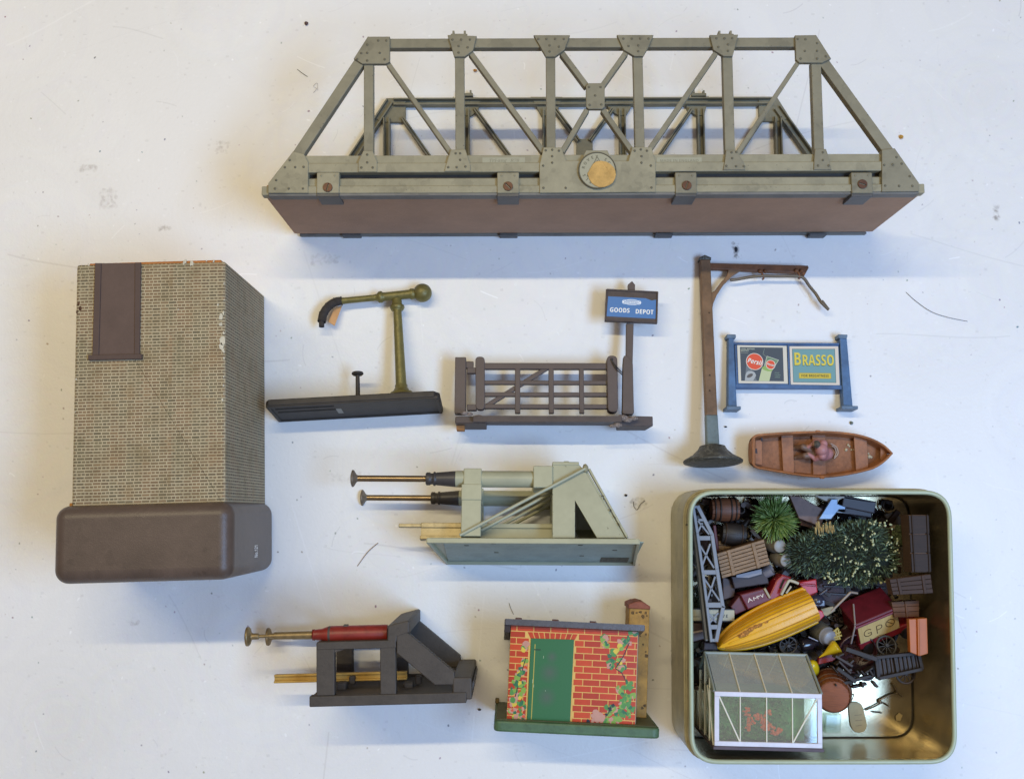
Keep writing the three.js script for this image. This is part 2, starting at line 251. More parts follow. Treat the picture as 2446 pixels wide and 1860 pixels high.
  // round plaque with raised rim, lettering and a torn patch of paper
  const zP = zoom(1360, 340, 12.92), pc = (x, y) => F.at(zP(x, y), 70.6), cen = pc(862, 870), R = (pc(1440, 870)[0] - pc(285, 870)[0]) / 2;
  F.part('plaque_tab', poly([pc(520, 235), pc(1180, 235), pc(1265, 420), pc(1265, 640), pc(430, 640), pc(440, 400)], 68.9, 70.4, 0.25), gl);
  const plaque = F.part('plaque', poly(circle(cen, R, 48), 69.5, 71, 0.3), gl);
  F.part('plaque_rim', new THREE.TorusGeometry(R - 0.15, 0.28, 8, 64).translate(cen[0], cen[1], 70.9), mat('#55503f', { t: 'grime' }), { parent: plaque });
  const pt = canvasTex(512, 512, (x, w) => {
    x.fillStyle = '#9f9b83'; x.fillRect(0, 0, w, w); jitter(x, w, w, 1500, 0.12, ['#6b6652', '#c9c4aa']);
    x.translate(w / 2, w / 2); x.fillStyle = '#5d5946'; x.font = 'bold 62px sans-serif'; x.textAlign = 'center';
    'ROVEX SCALE MODELS'.split('').forEach((ch, i) => { x.save(); x.rotate((-78 + i * 19.2) * Math.PI / 180); x.fillText(ch, 0, -184); x.restore(); });
    x.lineWidth = 12; x.strokeStyle = '#6a6652'; x.beginPath(); x.moveTo(0, -205); x.lineTo(-150, 90); x.lineTo(160, 90); x.closePath(); x.stroke();
    x.font = 'bold 52px sans-serif'; x.fillText('A', 0, -120); x.fillText('T', -120, 120);
  });
  const Q = R - 0.5, disc = new THREE.CircleGeometry(Q, 48).translate(cen[0], cen[1], 71.06);
  F.part('plaque_face', disc, printMat(pt, 0.6), { keepUV: true, parent: plaque });
  const torn = [[560, 985], [660, 800], [735, 680], [820, 610], [960, 585], [1130, 610], [1260, 680], [1370, 790], [1420, 900], [1435, 1010], [1410, 1130], [1340, 1260], [1230, 1340], [1090, 1390], [930, 1400], [800, 1360], [690, 1270], [620, 1160]].map(([x, y]) => pc(x, y));
  F.part('torn_paper', [poly(torn, 71.1, 71.5, 0.12), poly([pc(1010, 600), pc(1055, 610), pc(1290, 960), pc(1255, 985)], 71.45, 71.62, 0.06)], mat('#c79f5c', { t: 'grime', tile: 16, r: 0.85, b: 0.2, btile: 5 }));
  const edge = []; for (const [n, p, q, w] of bars) for (let i = 0; i < 7; i++) { const t = rnd(), dx = q[0] - p[0], dy = q[1] - p[1], l = Math.hypot(dx, dy), k = (rnd() < 0.5 ? -1 : 1) * (w * S / 2 - 0.45); edge.push([p[0] + dx * t - dy / l * k, p[1] + dy * t + dx / l * k]); }
  F.part('paint_chip', flakes(edge, 68.6, 0.08, 0.26), mat('#5d574a', { t: null, r: 0.7 }), { kind: 'stuff' });
  const dirt = []; for (let i = 0; i < 90; i++) dirt.push([rnd(x0, x1), (rnd() < 0.5 ? yUb : yB) + rnd(0.5, 3.2)]);
  F.part('paint_chip', flakes(dirt, 69.3, 0.06, 0.24), mat('#6a6350', { t: null, r: 0.7 }), { kind: 'stuff' });
  // faint moulded maker's lettering on the lower rail
  for (const [f, xa, xb, s] of [[a, 1435, 1700, 'Tri-ang   R78'], [b, 440, 720, 'MADE IN ENGLAND']]) {
    const t = canvasTex(512, 80, (x) => { x.fillStyle = '#a09c84'; x.fillRect(0, 0, 512, 80); x.fillStyle = '#857f69'; x.font = (s[0] === 'T' ? 'italic bold 58px serif' : 'bold 48px sans-serif'); x.textAlign = 'center'; x.fillText(s, 256, 60, 500); });
    const p = f(xa, 846), q = f(xb, 882); F.part('moulded_lettering', printQuad([[p[0], p[1]], [q[0], p[1]], [q[0], q[1]], [p[0], q[1]]], 68.28), printMat(t, 0.7), { keepUV: true });
  }
  // clips with slotted screws, folded over the deck edge, and their ends on the lower side
  const clipM = mat('#8d8972', { t: 'grime', tile: 30, r: 0.5 }), clipD = mat('#4c4a48', { t: 'grime', tile: 30, r: 0.5 }), screwM = mat('#5c3d2c', { t: 'grime', tile: 8, r: 0.5, m: 0.4 });
  for (const [f, xa, xb, sx, sy, ang] of [[a, 410, 548, 478, 1040, 1.3], [a, 1527, 1663, 1595, 1033, -0.8], [b, 550, 686, 622, 1028, 1.2], [b, 1640, 1776, 1710, 1020, -0.35]]) {
    const p = f(xa, 946), q = f(xb, 1074), s = f(sx, sy), w = q[0] - p[0];
    const clip = F.part('clip', [box(p[0], q[0], q[1], p[1], 66.5, 70, 0.4), rivet([p[0] + w * 0.2, p[1] - 1.4], 70, 0.5), rivet([q[0] - w * 0.2, p[1] - 1.4], 70, 0.5)], f === a ? gl : gm);
    F.part('clip_tab', box(p[0], q[0], q[1] - 1.3, q[1] + 0.4, 57, 69.4, 0.3), clipD);
    F.part('clip_foot', box(p[0] + 0.3, q[0] - 0.3, q[1] - 1.0, q[1] + 0.4, 0.2, 5.5, 0.3), clipD);
    const slot = barPts([s[0] - 1.5 * Math.cos(ang), s[1] - 1.5 * Math.sin(ang)], [s[0] + 1.5 * Math.cos(ang), s[1] + 1.5 * Math.sin(ang)], 0.45);
    F.part('screw', [poly(circle(s, 2.0, 24), 69.8, 70.6, 0.15, [slot.reverse()])], screwM, { parent: clip });
  }
  // deck board seen from below
  const deckM = mat('#a8866c', { t: 'soft', tile: 60, r: 0.72, b: 0.1, bt: 'rough', btile: 14 });
  F.part('deck', box(xl - 2.4, xr + 2.4, yB - 0.2, yB + 5.5, 5.6, 64, 0.4), deckM);
  F.part('dark_gap_strip', box(x0 - 2, x1 + 2, yB + 5.2, yUb + 0.8, 60, 65.2, 0.2), mat('#3a3530', { t: 'grime' }));  // dark strip behind the gap between the two lower rails
  // lower side of the bridge, seen from inside: plates with upstanding ribs
  const rib = (p, q, w) => [bar(p, q, w, 0.5, 1.8, 0.2, 0.2), ...[-1, 1].map((s) => { const dx = q[0] - p[0], dy = q[1] - p[1], l = Math.hypot(dx, dy), ox = -dy / l * s * (w / 2 - 0.45), oy = dx / l * s * (w / 2 - 0.45); return bar([p[0] + ox, p[1] + oy], [q[0] + ox, q[1] + oy], 0.75, 1, 4.6, 0.2, 0.9); })];
  for (const [n, p, q, w] of bars) F.part(n, rib(p, q, Math.max(w * S * 0.86, 1.9)), gd);
  for (const o of tops) F.part('gusset_plate', poly(o, 0.3, 2.4, 0.2), gd);
  for (const o of low) F.part('gusset_plate', poly(o, 0.3, 2.6, 0.2), gd);
  for (const [f, x] of [[a, 1290], [b, 866]]) { const [lx, ly] = f(x, 92); F.part('lug', [box(lx - 3.6, lx + 3.6, ly - 0.6, ly + 0.9, 1, 4.6), box(lx - 2.9, lx - 2.0, ly + 0.7, ly + 2.5, 1.4, 4.2, 0.15), box(lx + 2.0, lx + 2.9, ly + 0.7, ly + 2.5, 1.4, 4.2, 0.15)], gd); }
  F.part('lower_rail', [box(x0, x1, yUb, yT, 0.8, 3), box(x0, x1, yT - 1, yT, 0.8, 5.4)], gd);
  F.part('lower_rail', box(x0 - 2, x1 + 2, yB, yL, 0.8, 3), gd);
  F.part('bottom_flange', box(xl - 0.4, xr + 0.4, yB - 0.5, yB + 0.6, 0.3, 3, 0.3), mat('#6f6c66', { t: 'grime', tile: 60, r: 0.6 }));
}

// ---------- brick-papered tower block ----------
{
  const F = new Frame('brick_tower', 'brick-papered model tower block with dark rounded brown plinth, lying at the left', 'model building', zD(265, 757), 70, { yaw: 1.6, drop: true });
  const c = (x, y, z = 70) => F.at(zC(x, y), z), d = (x, y, z = 70) => F.at(zD(x, y), z);
  const W = 1024, brick = canvasTex(W, W, (x) => {
    const cols = ['#7a5d40', '#6c573c', '#6c6142', '#86623f', '#5c4d36', '#786344', '#645b3d', '#875d3d'];
    x.fillStyle = '#b3a586'; x.fillRect(0, 0, W, W);
    for (let r = 0; r < 32; r++) { const head = r % 2, n = head ? 24 : 12, bw = W / n; for (let k = -1; k <= n; k++) { const px = k * bw + (head ? bw * 0.25 : bw * 0.5); const reg = Math.sin(px * 0.011 + r * 0.21) + Math.sin(px * 0.023 - r * 0.13); const q = Math.max(0, Math.min(1, 0.5 + reg * 0.45 + rnd(-0.18, 0.18))), kk = rnd(0.88, 1.1); x.fillStyle = `rgb(${(112 + 11 * q) * kk | 0},${(101 - 1 * q) * kk | 0},${(76 - 3 * q) * kk | 0})`; x.globalAlpha = 1; x.fillRect(px + 4 + rnd(-1, 1), r * 32 + 6 + rnd(-1, 1), bw - 8 + rnd(-2, 2), 20 + rnd(-1, 1)); } } x.globalAlpha = 1;
    jitter(x, W, W, 5000, 0.1, ['#4a3c28', '#e6d8b0']);
    for (let i = 0; i < 40; i++) { const px = rnd(0, W), py = rnd(0, W), r = rnd(40, 160), g = x.createRadialGradient(px, py, 0, px, py, r), q = rnd() < 0.5 ? '92,82,50' : '130,100,62'; g.addColorStop(0, `rgba(${q},0.16)`); g.addColorStop(1, `rgba(${q},0)`); x.fillStyle = g; x.fillRect(px - r, py - r, 2 * r, 2 * r); }
  });
  brick.wrapS = brick.wrapT = THREE.RepeatWrapping; brick.repeat.set(1 / 40.5, 1 / 41.2);
  const brickM = new THREE.MeshStandardMaterial({ map: brick, roughness: 0.72, bumpMap: tex('bumpy', 20), bumpScale: 0.00008 });
  const tl = c(310, 160), tr = c(1668, 128), br = d(1668, 742), bl = d(262, 772); bl[1] -= 2.5; br[1] -= 2.5;
  const outline = [bl, br, tr, tl];
  // vertical courses follow the block's height on every face: swap uv on the side faces
  const wallGeo = poly(roundPoly(outline, 1.2, 3), 0, 70, 1.1);
  F.part('brick_wall', wallGeo, brickM);
  F.part('wooden_end', poly([[tl[0] + 4, tl[1] - 2], [tr[0] - 0.6, tr[1] - 2], [tr[0] - 2.2, tr[1] + 0.8], [tl[0] + 5.5, tl[1] + 0.5]], 1, 69.6, 0.5), mat('#a8682c', { t: 'wood', tile: 30, r: 0.7 }));
  const brown = mat('#5d4b43', { t: 'soft', tile: 30, r: 0.75, b: 0.08 }), brownD = mat('#54433c', { t: 'soft', tile: 30, r: 0.75, b: 0.08 });
  const door = F.part('door_panel', poly([c(505, 148), c(880, 148), c(880, 1000), c(490, 1000)], 69.8, 70.5, 0.2), brown);
  F.part('door_frame', [poly([c(488, 150), c(545, 150), c(522, 1000), c(462, 1000)], 70, 71.1, 0.3), poly([c(850, 145), c(905, 145), c(893, 1000), c(845, 1000)], 70, 71.1, 0.3)], brownD, { parent: door });
  F.part('door_sill', poly([c(428, 985), c(917, 975), c(917, 1022), c(428, 1032)], 70, 71.6, 0.35), brownD, { parent: door });
  F.part('dark_stain', [[335, 520, 10], [350, 560, 12], [322, 590, 9], [365, 590, 6]].map(([x, y, r]) => { const p = c(x, y, 69.5); return new THREE.IcosahedronGeometry(r * 0.07, 2).scale(1, 1.5, 0.8).translate(p[0], p[1], 69.6); }), mat('#4d3320', { t: 'worn', tile: 4, r: 0.9 }));
  const scraps = []; for (const [x, y, r] of [[1632, 640, 30], [1650, 600, 18], [1625, 700, 22], [1640, 850, 34], [1630, 900, 26], [1648, 940, 22], [1655, 1010, 14], [1300, 133, 26], [1360, 150, 24], [1495, 126, 10], [1600, 525, 12], [1238, 568, 9], [1640, 1390, 12], [1652, 1180, 9], [1648, 1260, 11], [1655, 1330, 8], [1650, 780, 14], [1658, 480, 8], [1655, 330, 9], [420, 160, 12], [1560, 128, 12], [700, 150, 8], [312, 900, 7], [308, 1200, 9], [300, 1500, 7]]) { const p = c(x, y); scraps.push(poly(blob(p[0], p[1], r * 0.03, 9, 1.5, 0.5), 69.9, 70.25, 0.05)); }
  F.part('torn_paper', scraps, mat('#c9c2ad', { t: 'grime', tile: 6, r: 0.9 }));
  // plinth: a rounded block, thicker than the tower
  const p0 = d(88, 760, 76), p1 = d(1722, 1492, 76);
  const pl = box(p0[0], p1[0], d(900, 1490, 76)[1], d(900, 772, 76)[1], 0.2, 76, 6.2);
  const plinth = F.part('plinth', new RoundedBoxGeometry(p1[0] - p0[0], d(900, 772, 76)[1] - d(900, 1490, 76)[1], 75.8, 5, 5.6).translate((p0[0] + p1[0]) / 2, (d(900, 772, 76)[1] + d(900, 1490, 76)[1]) / 2, 38.1), mat('#5a4b41', { t: 'grime', tile: 60, r: 0.42, b: 0.05, bt: 'rough', btile: 10 }));
  const nt = canvasTex(256, 64, (x) => { x.fillStyle = '#000000'; x.fillRect(0, 0, 256, 64); x.fillStyle = '#ffffff'; x.font = 'bold 58px sans-serif'; x.fillText('No.121', 14, 54, 230); }); nt.colorSpace = THREE.NoColorSpace;
  // number on the right-hand end of the plinth, reading upwards
  const nx = p1[0] + 0.12, ny = d(1800, 1200, 40)[1], ng = new THREE.PlaneGeometry(7.4, 9).rotateZ(Math.PI / 2).rotateY(Math.PI / 2).translate(nx, ny, 36);
  F.part('number', ng, new THREE.MeshStandardMaterial({ color: '#f2eee8', roughness: 0.6, alphaMap: nt, transparent: true }), { keepUV: true, parent: plinth });
  F.part('orange_edge', box(p0[0] + 4.6, bl[0] + 0.6, d(900, 772, 76)[1] - 0.6, d(900, 772, 76)[1] + 1.2, 66, 70.5, 0.5), mat('#a66a22', { t: 'grime', tile: 8, r: 0.7 }));
}

// ---------- water crane ----------
{
  const F = new Frame('water_crane', 'tarnished green metal water crane on a long dark base plate', 'model water crane', zE(280, 1550), 0, { tilt: 9.5, yaw: 3.1 });
  const e = (x, y, z = 15) => F.at3(zE(x, y), z), K = 0.0467;
  const green = mat('#756d3e', { t: 'grime', tile: 9, r: 0.42, m: 0.3, b: 0.1, btile: 6 }), dark = mat('#39332d', { t: 'grime', tile: 20, r: 0.6, b: 0.12, btile: 8 }), darkB = mat('#39342f', { t: 'grime', tile: 20, r: 0.55, b: 0.1 });
  const L = e(1925, 1460, 0).x, W = 28;
  const base = F.part('base_plate', [polyXZ([[0, 0.4], [L, 0.4], [L + 0.3, W - 4], [L - 2.2, W], [1.2, W], [-0.6, W - 3]], 0.6, 3.6, 0.5), box(0.4, L - 0.4, 0, 1.6, 0.2, 1.8), box(0.4, L - 0.4, 0, 1.4, W - 3.2, W - 0.6), box(-0.2, 1.4, 0, 1.4, 0.6, W - 1), box(L - 1.8, L - 0.2, 0, 1.4, 0.6, W - 1), box(3, 30, 0.1, 1.2, 20, 22), box(3, 30, 0.1, 1.2, 15, 16.5)], dark);
  F.part('base_step', [box(6, 62, 3.5, 4.4, 6, W - 6, 0.3), box(20, 40, 4.2, 5.0, 9, W - 8, 0.3), box(44, L - 6, 3.4, 4.6, 4, W - 5, 0.4)], dark);
  F.part('scratch', box(30, 32.4, -0.05, 0.1, 9, 17, 0.04).translate(0, 0.55, 0), mat('#8a8880', { r: 0.4, m: 0.5 }));
  const cb = e(1508, 1262), ct = e(1462, 352);
  const col = F.part('column', [lathe(cb, ct, [[5.4, -1], [5.2, 0.6], [3.6, 1.4], [3.4, 2.4], [2.9, 2.6], [2.95, 4.2], [2.55, 4.8], [2.0, cb.distanceTo(ct) - 4], [2.9, cb.distanceTo(ct) - 3.6], [3.5, cb.distanceTo(ct) - 2.4], [3.3, cb.distanceTo(ct) - 1.4], [2.5, cb.distanceTo(ct) - 1], [2.2, cb.distanceTo(ct) + 2]], 28)], green);
  F.part('column_foot', [lathe(cb, ct, [[7.2, -2.4], [7.0, -1.2], [5.4, -0.6], [4.2, 0.6], [3.9, 1.2]], 24)], dark, { parent: col });
  const b0 = e(1718, 250), b1 = e(880, 333), len = b0.distanceTo(b1);
  F.part('jib_pipe', lathe(b0, b1, [[1.8, 2], [1.9, 3.2], [2.6, 4.2], [2.75, 5.6], [2.2, 6.4], [2.1, 18], [2.2, 19], [2.9, 19.6], [2.8, 21], [1.9, 21.8], [1.55, 23], [1.55, len - 4], [1.7, len]].map(([r, t]) => [r, t]), 24), green);
  F.part('counterweight_ball', ball(b0, 4.5, 1, 1, 1, 32), green);
  const hose = [e(905, 330), e(850, 338), e(780, 380), e(725, 455), e(705, 540, 15.5)];
  F.part('hose', [tube(hose, 2.05, 40, 14), tube([e(705, 530, 15.5), e(705, 590, 15.5)], 1.3, 6, 12), ...hose.slice(0, -1).map((p, i) => new THREE.TorusGeometry(2.05, 0.25, 8, 18).applyQuaternion(new THREE.Quaternion().setFromUnitVectors(V3(0, 0, 1), hose[i + 1].clone().sub(p).normalize())).translate(p.x, p.y, p.z))], mat('#3a3532', { t: 'grime', tile: 10, r: 0.85, b: 0.3, btile: 5 }));
  F.part('lug', ball(e(1288, 268), 1.0), green);
  F.part('paper_tag', poly(F.pts(zE, 12.4, 832, 400, 912, 372, 835, 580, 772, 540), 12.1, 12.4, 0.1), mat('#d09f6c', { t: 'soft', tile: 20, r: 0.8 }));
  const n0 = e(1070, 1330), n1 = e(1066, 1062);
  F.part('valve_spindle', cyl(n0, n1, 1.1, 0.95), dark);
  F.part('valve_wheel', lathe(n1, e(1065, 1000), [[0, -0.7], [2.3, -0.6], [2.8, 0], [2.6, 0.7], [1.2, 1.0], [0, 1.0]], 22), dark);
}

// ---------- goods yard gate with sign ----------
{
  const F = new Frame('goods_gate', 'dark brown plastic five-bar gate with a blue goods depot sign on its post', 'model gate', zF(300, 1505), 0, { tilt: 5, yaw: -0.1 });
  const m = mat('#574a45', { t: 'soft', tile: 24, r: 0.55, b: 0.06 }), m2 = mat('#4d413c', { t: 'grime', tile: 18, r: 0.6, b: 0.1 }), Z = 15;
  const q = (...xy) => F.pts(zF, Z, ...xy), p1 = (x, y) => F.at(zF(x, y), Z);
  const rod = (n, x0, y0, x1, y1, z0 = 12.6, z1 = 15, r = 0.35) => { const a = p1(x0, y0), b = p1(x1, y1); return F.part(n, box(a[0], b[0], b[1], a[1], z0, z1, r), m); };
  rod('hinge_post', 112, 834, 212, 1385, 11, 16.2);
  rod('hinge_arm', 205, 870, 290, 935, 12, 15.2); rod('hinge_arm', 228, 930, 315, 987, 12, 15.2); rod('hinge_arm', 228, 1290, 320, 1350, 12, 15.2);
  F.part('gate_stile', poly(roundPoly(q(308, 826, 400, 826, 402, 1346, 312, 1346), 2.3), 12, 15.6, 0.35), m);
  F.part('gate_stile', poly(roundPoly(q(1590, 820, 1694, 820, 1704, 1372, 1602, 1372), 2.6), 10.5, 16.4, 0.4), m);
  rod('top_rail', 395, 885, 1598, 948, 12.2, 15.2);
  rod('rail', 395, 1056, 1600, 1097); rod('rail', 395, 1171, 1602, 1214); rod('rail', 395, 1287, 1604, 1333);
  for (const [x0, x1] of [[696, 744], [1024, 1074], [1322, 1370]]) rod('upright', x0, 940, x1 + 4, 1380, 12.9, 15.3);
  F.part('brace', bar(p1(1010, 930), p1(395, 1316), 2.1, 12.2, 14.4, 0.3), m);
  F.part('latch_strap', [tube([F.at3(zF(1640, 858), 17), F.at3(zF(1690, 925), 17.4), F.at3(zF(1748, 985), 16.2)], 0.28, 16, 6), tube([F.at3(zF(1640, 862), 17), F.at3(zF(1688, 945), 17.6), F.at3(zF(1745, 1002), 16.2)], 0.28, 16, 6), rivet(p1(1640, 860), 16.5, 0.7)], mat('#2b2726', { t: null, r: 0.4 }));
  F.part('sign_post', [poly(roundPoly(q(1757, 820, 1790, 818, 1846, 880, 1858, 1392, 1743, 1392, 1750, 900), 1.2), 12, 16.2, 0.35), poly(q(1785, 500, 1856, 505, 1846, 890, 1780, 890), 12.4, 15.6, 0.3), poly(q(1803, 190, 1801, 122, 1840, 88, 1870, 125, 1868, 190), 12.4, 15.6, 0.3)], m);
  const board = F.part('sign_board', poly(q(1583, 178, 2092, 203, 2082, 512, 1570, 490), 15, 17.4, 0.4), m2);
  F.part('sign_rim', [bar(p1(1590, 186), p1(2086, 211), 0.7, 17, 18, 0.2), bar(p1(2083, 211), p1(2074, 506), 0.7, 17, 18, 0.2), bar(p1(2076, 504), p1(1578, 482), 0.7, 17, 18, 0.2), bar(p1(1578, 484), p1(1590, 186), 0.7, 17, 18, 0.2)], m2, { parent: board });
  const lt = canvasTex(768, 320, (x, w, h) => {
    x.fillStyle = '#3f74ad'; x.fillRect(0, 0, w, h); jitter(x, w, h, 1600, 0.12, ['#2c5a90', '#6c98c6']);
    x.strokeStyle = '#e9eef2'; x.lineWidth = 7; x.beginPath(); x.moveTo(262, 46); x.lineTo(500, 46); x.arc(500, 75, 29, -1.57, 1.57); x.lineTo(262, 104); x.arc(262, 75, 29, 1.57, 4.71); x.closePath(); x.stroke();
    x.beginPath(); x.ellipse(381, 75, 120, 42, 0, 0, 7); x.stroke(); x.fillStyle = '#e9eef2'; x.fillRect(238, 60, 286, 32); x.fillStyle = '#3a6a9e'; x.font = 'bold 27px sans-serif'; x.textAlign = 'center'; x.fillText('BRITISH RAILWAYS', 381, 86, 272);
    x.fillStyle = '#f2efe6'; x.font = 'bold 98px sans-serif'; x.fillText('GOODS', 200, 246, 320); x.fillText('DEPOT', 590, 252, 290);
    x.fillStyle = '#3d332e'; x.beginPath(); x.moveTo(600, 0); x.lineTo(700, 30); x.lineTo(768, 14); x.lineTo(768, 0); x.fill();
  });
  F.part('sign_face', printQuad(F.pts(zF, 17.5, 1607, 235, 2076, 260, 2070, 455, 1592, 430), 17.5), printMat(lt, 0.45), { keepUV: true, parent: board });
  const a0 = p1(290, 1400), a1 = p1(1725, 1400);
  const yb = F.at(zF(900, 1402), 24)[1];
  F.part('base_strip', [polyYZ([[yb - 2.8, 24], [yb, 24], [yb + 1.6, 0.3], [yb - 0.4, 0.3]], a0[0], a1[0], 0.4)], m2);
  const f0 = F.at(zF(1712, 1386), 20), f1 = F.at(zF(2050, 1470), 20);
  F.part('base_foot', polyXZ([[f0[0], 6], [f1[0] - 2, 6], [f1[0], 18], [f0[0], 20]], yb - 3.8, yb + 0.9, 0.4), m2);
  const l0 = F.at(zF(118, 1384), 16), l1 = F.at(zF(208, 1405), 16);
  F.part('base_foot', box(l0[0], a0[0] + 6, yb - 3, yb + 0.2, 3, 21, 0.4), m2);
  F.part('glue_lump', [[340, 1420, 1.7], [320, 1440, 1.2], [1745, 1420, 1.8], [1800, 1440, 1.5], [1860, 1425, 1.3], [1700, 1490, 1.5], [1650, 1500, 1.0], [200, 1375, 1.2], [255, 1385, 1.0]].map(([x, y, r]) => { const p = F.at(zF(x, y), 23); return new THREE.IcosahedronGeometry(r, 2).scale(1.5, 0.8, 0.7).translate(p[0], p[1], 22.5); }), mat('#7c7069', { t: 'worn', tile: 5, r: 0.7 }));
  F.part('tan_tag', box(F.at(zF(128, 1395), 12)[0], F.at(zF(205, 1395), 12)[0], yb - 5, yb - 0.6, 9, 14.5, 0.2), mat('#b07a45', { t: 'wood', tile: 12, r: 0.8 }));
}

// ---------- loading gauge post ----------
{
  const F = new Frame('loading_gauge', 'tall brown loading gauge post with round grey base and thin bent hanging bar', 'model loading gauge', zG(305, 1528), 0, { tilt: 6.5, yaw: 2 });
  const Z = 13.8, b = mat('#75583d', { t: 'mud', tile: 60, r: 0.55, b: 0.08 }), bd = mat('#6c4428', { t: 'mud', tile: 20, r: 0.6, b: 0.1 }), gy = mat('#5f6e70', { t: 'grime', tile: 20, r: 0.5, b: 0.12 }), gd = mat('#52514a', { t: 'worn', tile: 16, r: 0.55, m: 0.2, b: 0.12 });
  const s = (x, y, z = Z) => F.at3(zG(x, y), z), q = (...xy) => F.pts(zG, Z, ...xy);
  F.part('post', poly(q(209, 98, 281, 98, 331, 1190, 250, 1190), Z - 2.4, Z + 2.4, 0.5), b);
  F.part('post_foot', poly(q(249.5, 1188, 331.5, 1188, 345, 1400, 256, 1400), Z - 2.6, Z + 2.6, 0.5), gy, { label: 'grey-green lower end of the post' });
  F.part('post_cap', poly(q(202, 100, 203, 86, 242, 66, 287, 84, 286, 100), Z - 2.8, Z + 2.8, 0.6), gd);
  const c0 = s(305, 1512), c1 = s(295, 1300);
  F.part('round_base', lathe(c0, c1, [[0, -0.9], [12.2, -0.9], [13.6, -0.4], [13.8, 0.4], [13.0, 1.1], [9.5, 3.0], [6.8, 5.6], [5.9, 7.3], [3.4, 8.0], [0, 8.2]], 48), gd);
  F.part('chipped_patch', [poly(blob(...F.at(zG(278, 1436), 20.4), 1.1, 9, 1, 0.4), 20.1, 20.55, 0.1)], mat('#b08a55', { t: 'grime', tile: 5, r: 0.8 }));
  F.part('arm', [poly(q(280, 118, 968, 136, 976, 150, 944, 208, 925, 190, 900, 186, 280, 160), Z - 1.5, Z + 1.5, 0.4)], bd);
  const curve = [[455, 165], [400, 215], [345, 280], [305, 350], [291, 420]].map(([x, y]) => s(x, y));
  F.part('arm_bracket', [poly([...q(412, 160, 500, 168), ...q(440, 205, 380, 265, 330, 340, 305, 400, 296, 450, 288, 440, 287, 330, 315, 310, 350, 262, 400, 205)], Z - 1.2, Z + 1.2, 0.3)], b);
  const hang = [[428, 232, 15], [470, 228, 15], [560, 212, 15.5], [650, 203, 16], [760, 205, 16], [880, 205, 16], [938, 214, 15.5], [985, 275, 14.5], [1030, 330, 14], [1065, 385, 14.5], [1120, 440, 14]].map(([x, y, z]) => s(x, y, z));
  const strip = new THREE.TubeGeometry(new THREE.CatmullRomCurve3(hang, false, 'centripetal'), 60, 0.75, 8);
  F.part('hanging_bar', [strip, poly(F.pts(zG, 14, 1060, 385, 1078, 372, 1124, 432, 1118, 448), 13.6, 14.5, 0.2)], mat('#6d6252', { t: 'grime', tile: 10, r: 0.5, m: 0.4 }));
  for (const [x, y] of [[655, 185], [910, 180]]) F.part('hook', [ball(s(x - 18, y - 14, 15.6), 1.1), ball(s(x + 18, y - 14, 15.6), 1.0), tube([s(x - 20, y - 16, 15.6), s(x, y + 8, 16.4), s(x + 6, y + 36, 15.8), s(x - 4, y + 44, 15.4)], 0.45, 16, 6)], bd);
  F.part('pin', [[278, 462, 16.4], [283, 902, 16.4], [282, 1010, 16.4]].map(([x, y, z]) => rivet(F.at(zG(x, y), 16.2), 16.25, 0.4)), mat('#3a2c20', { t: null }));
}

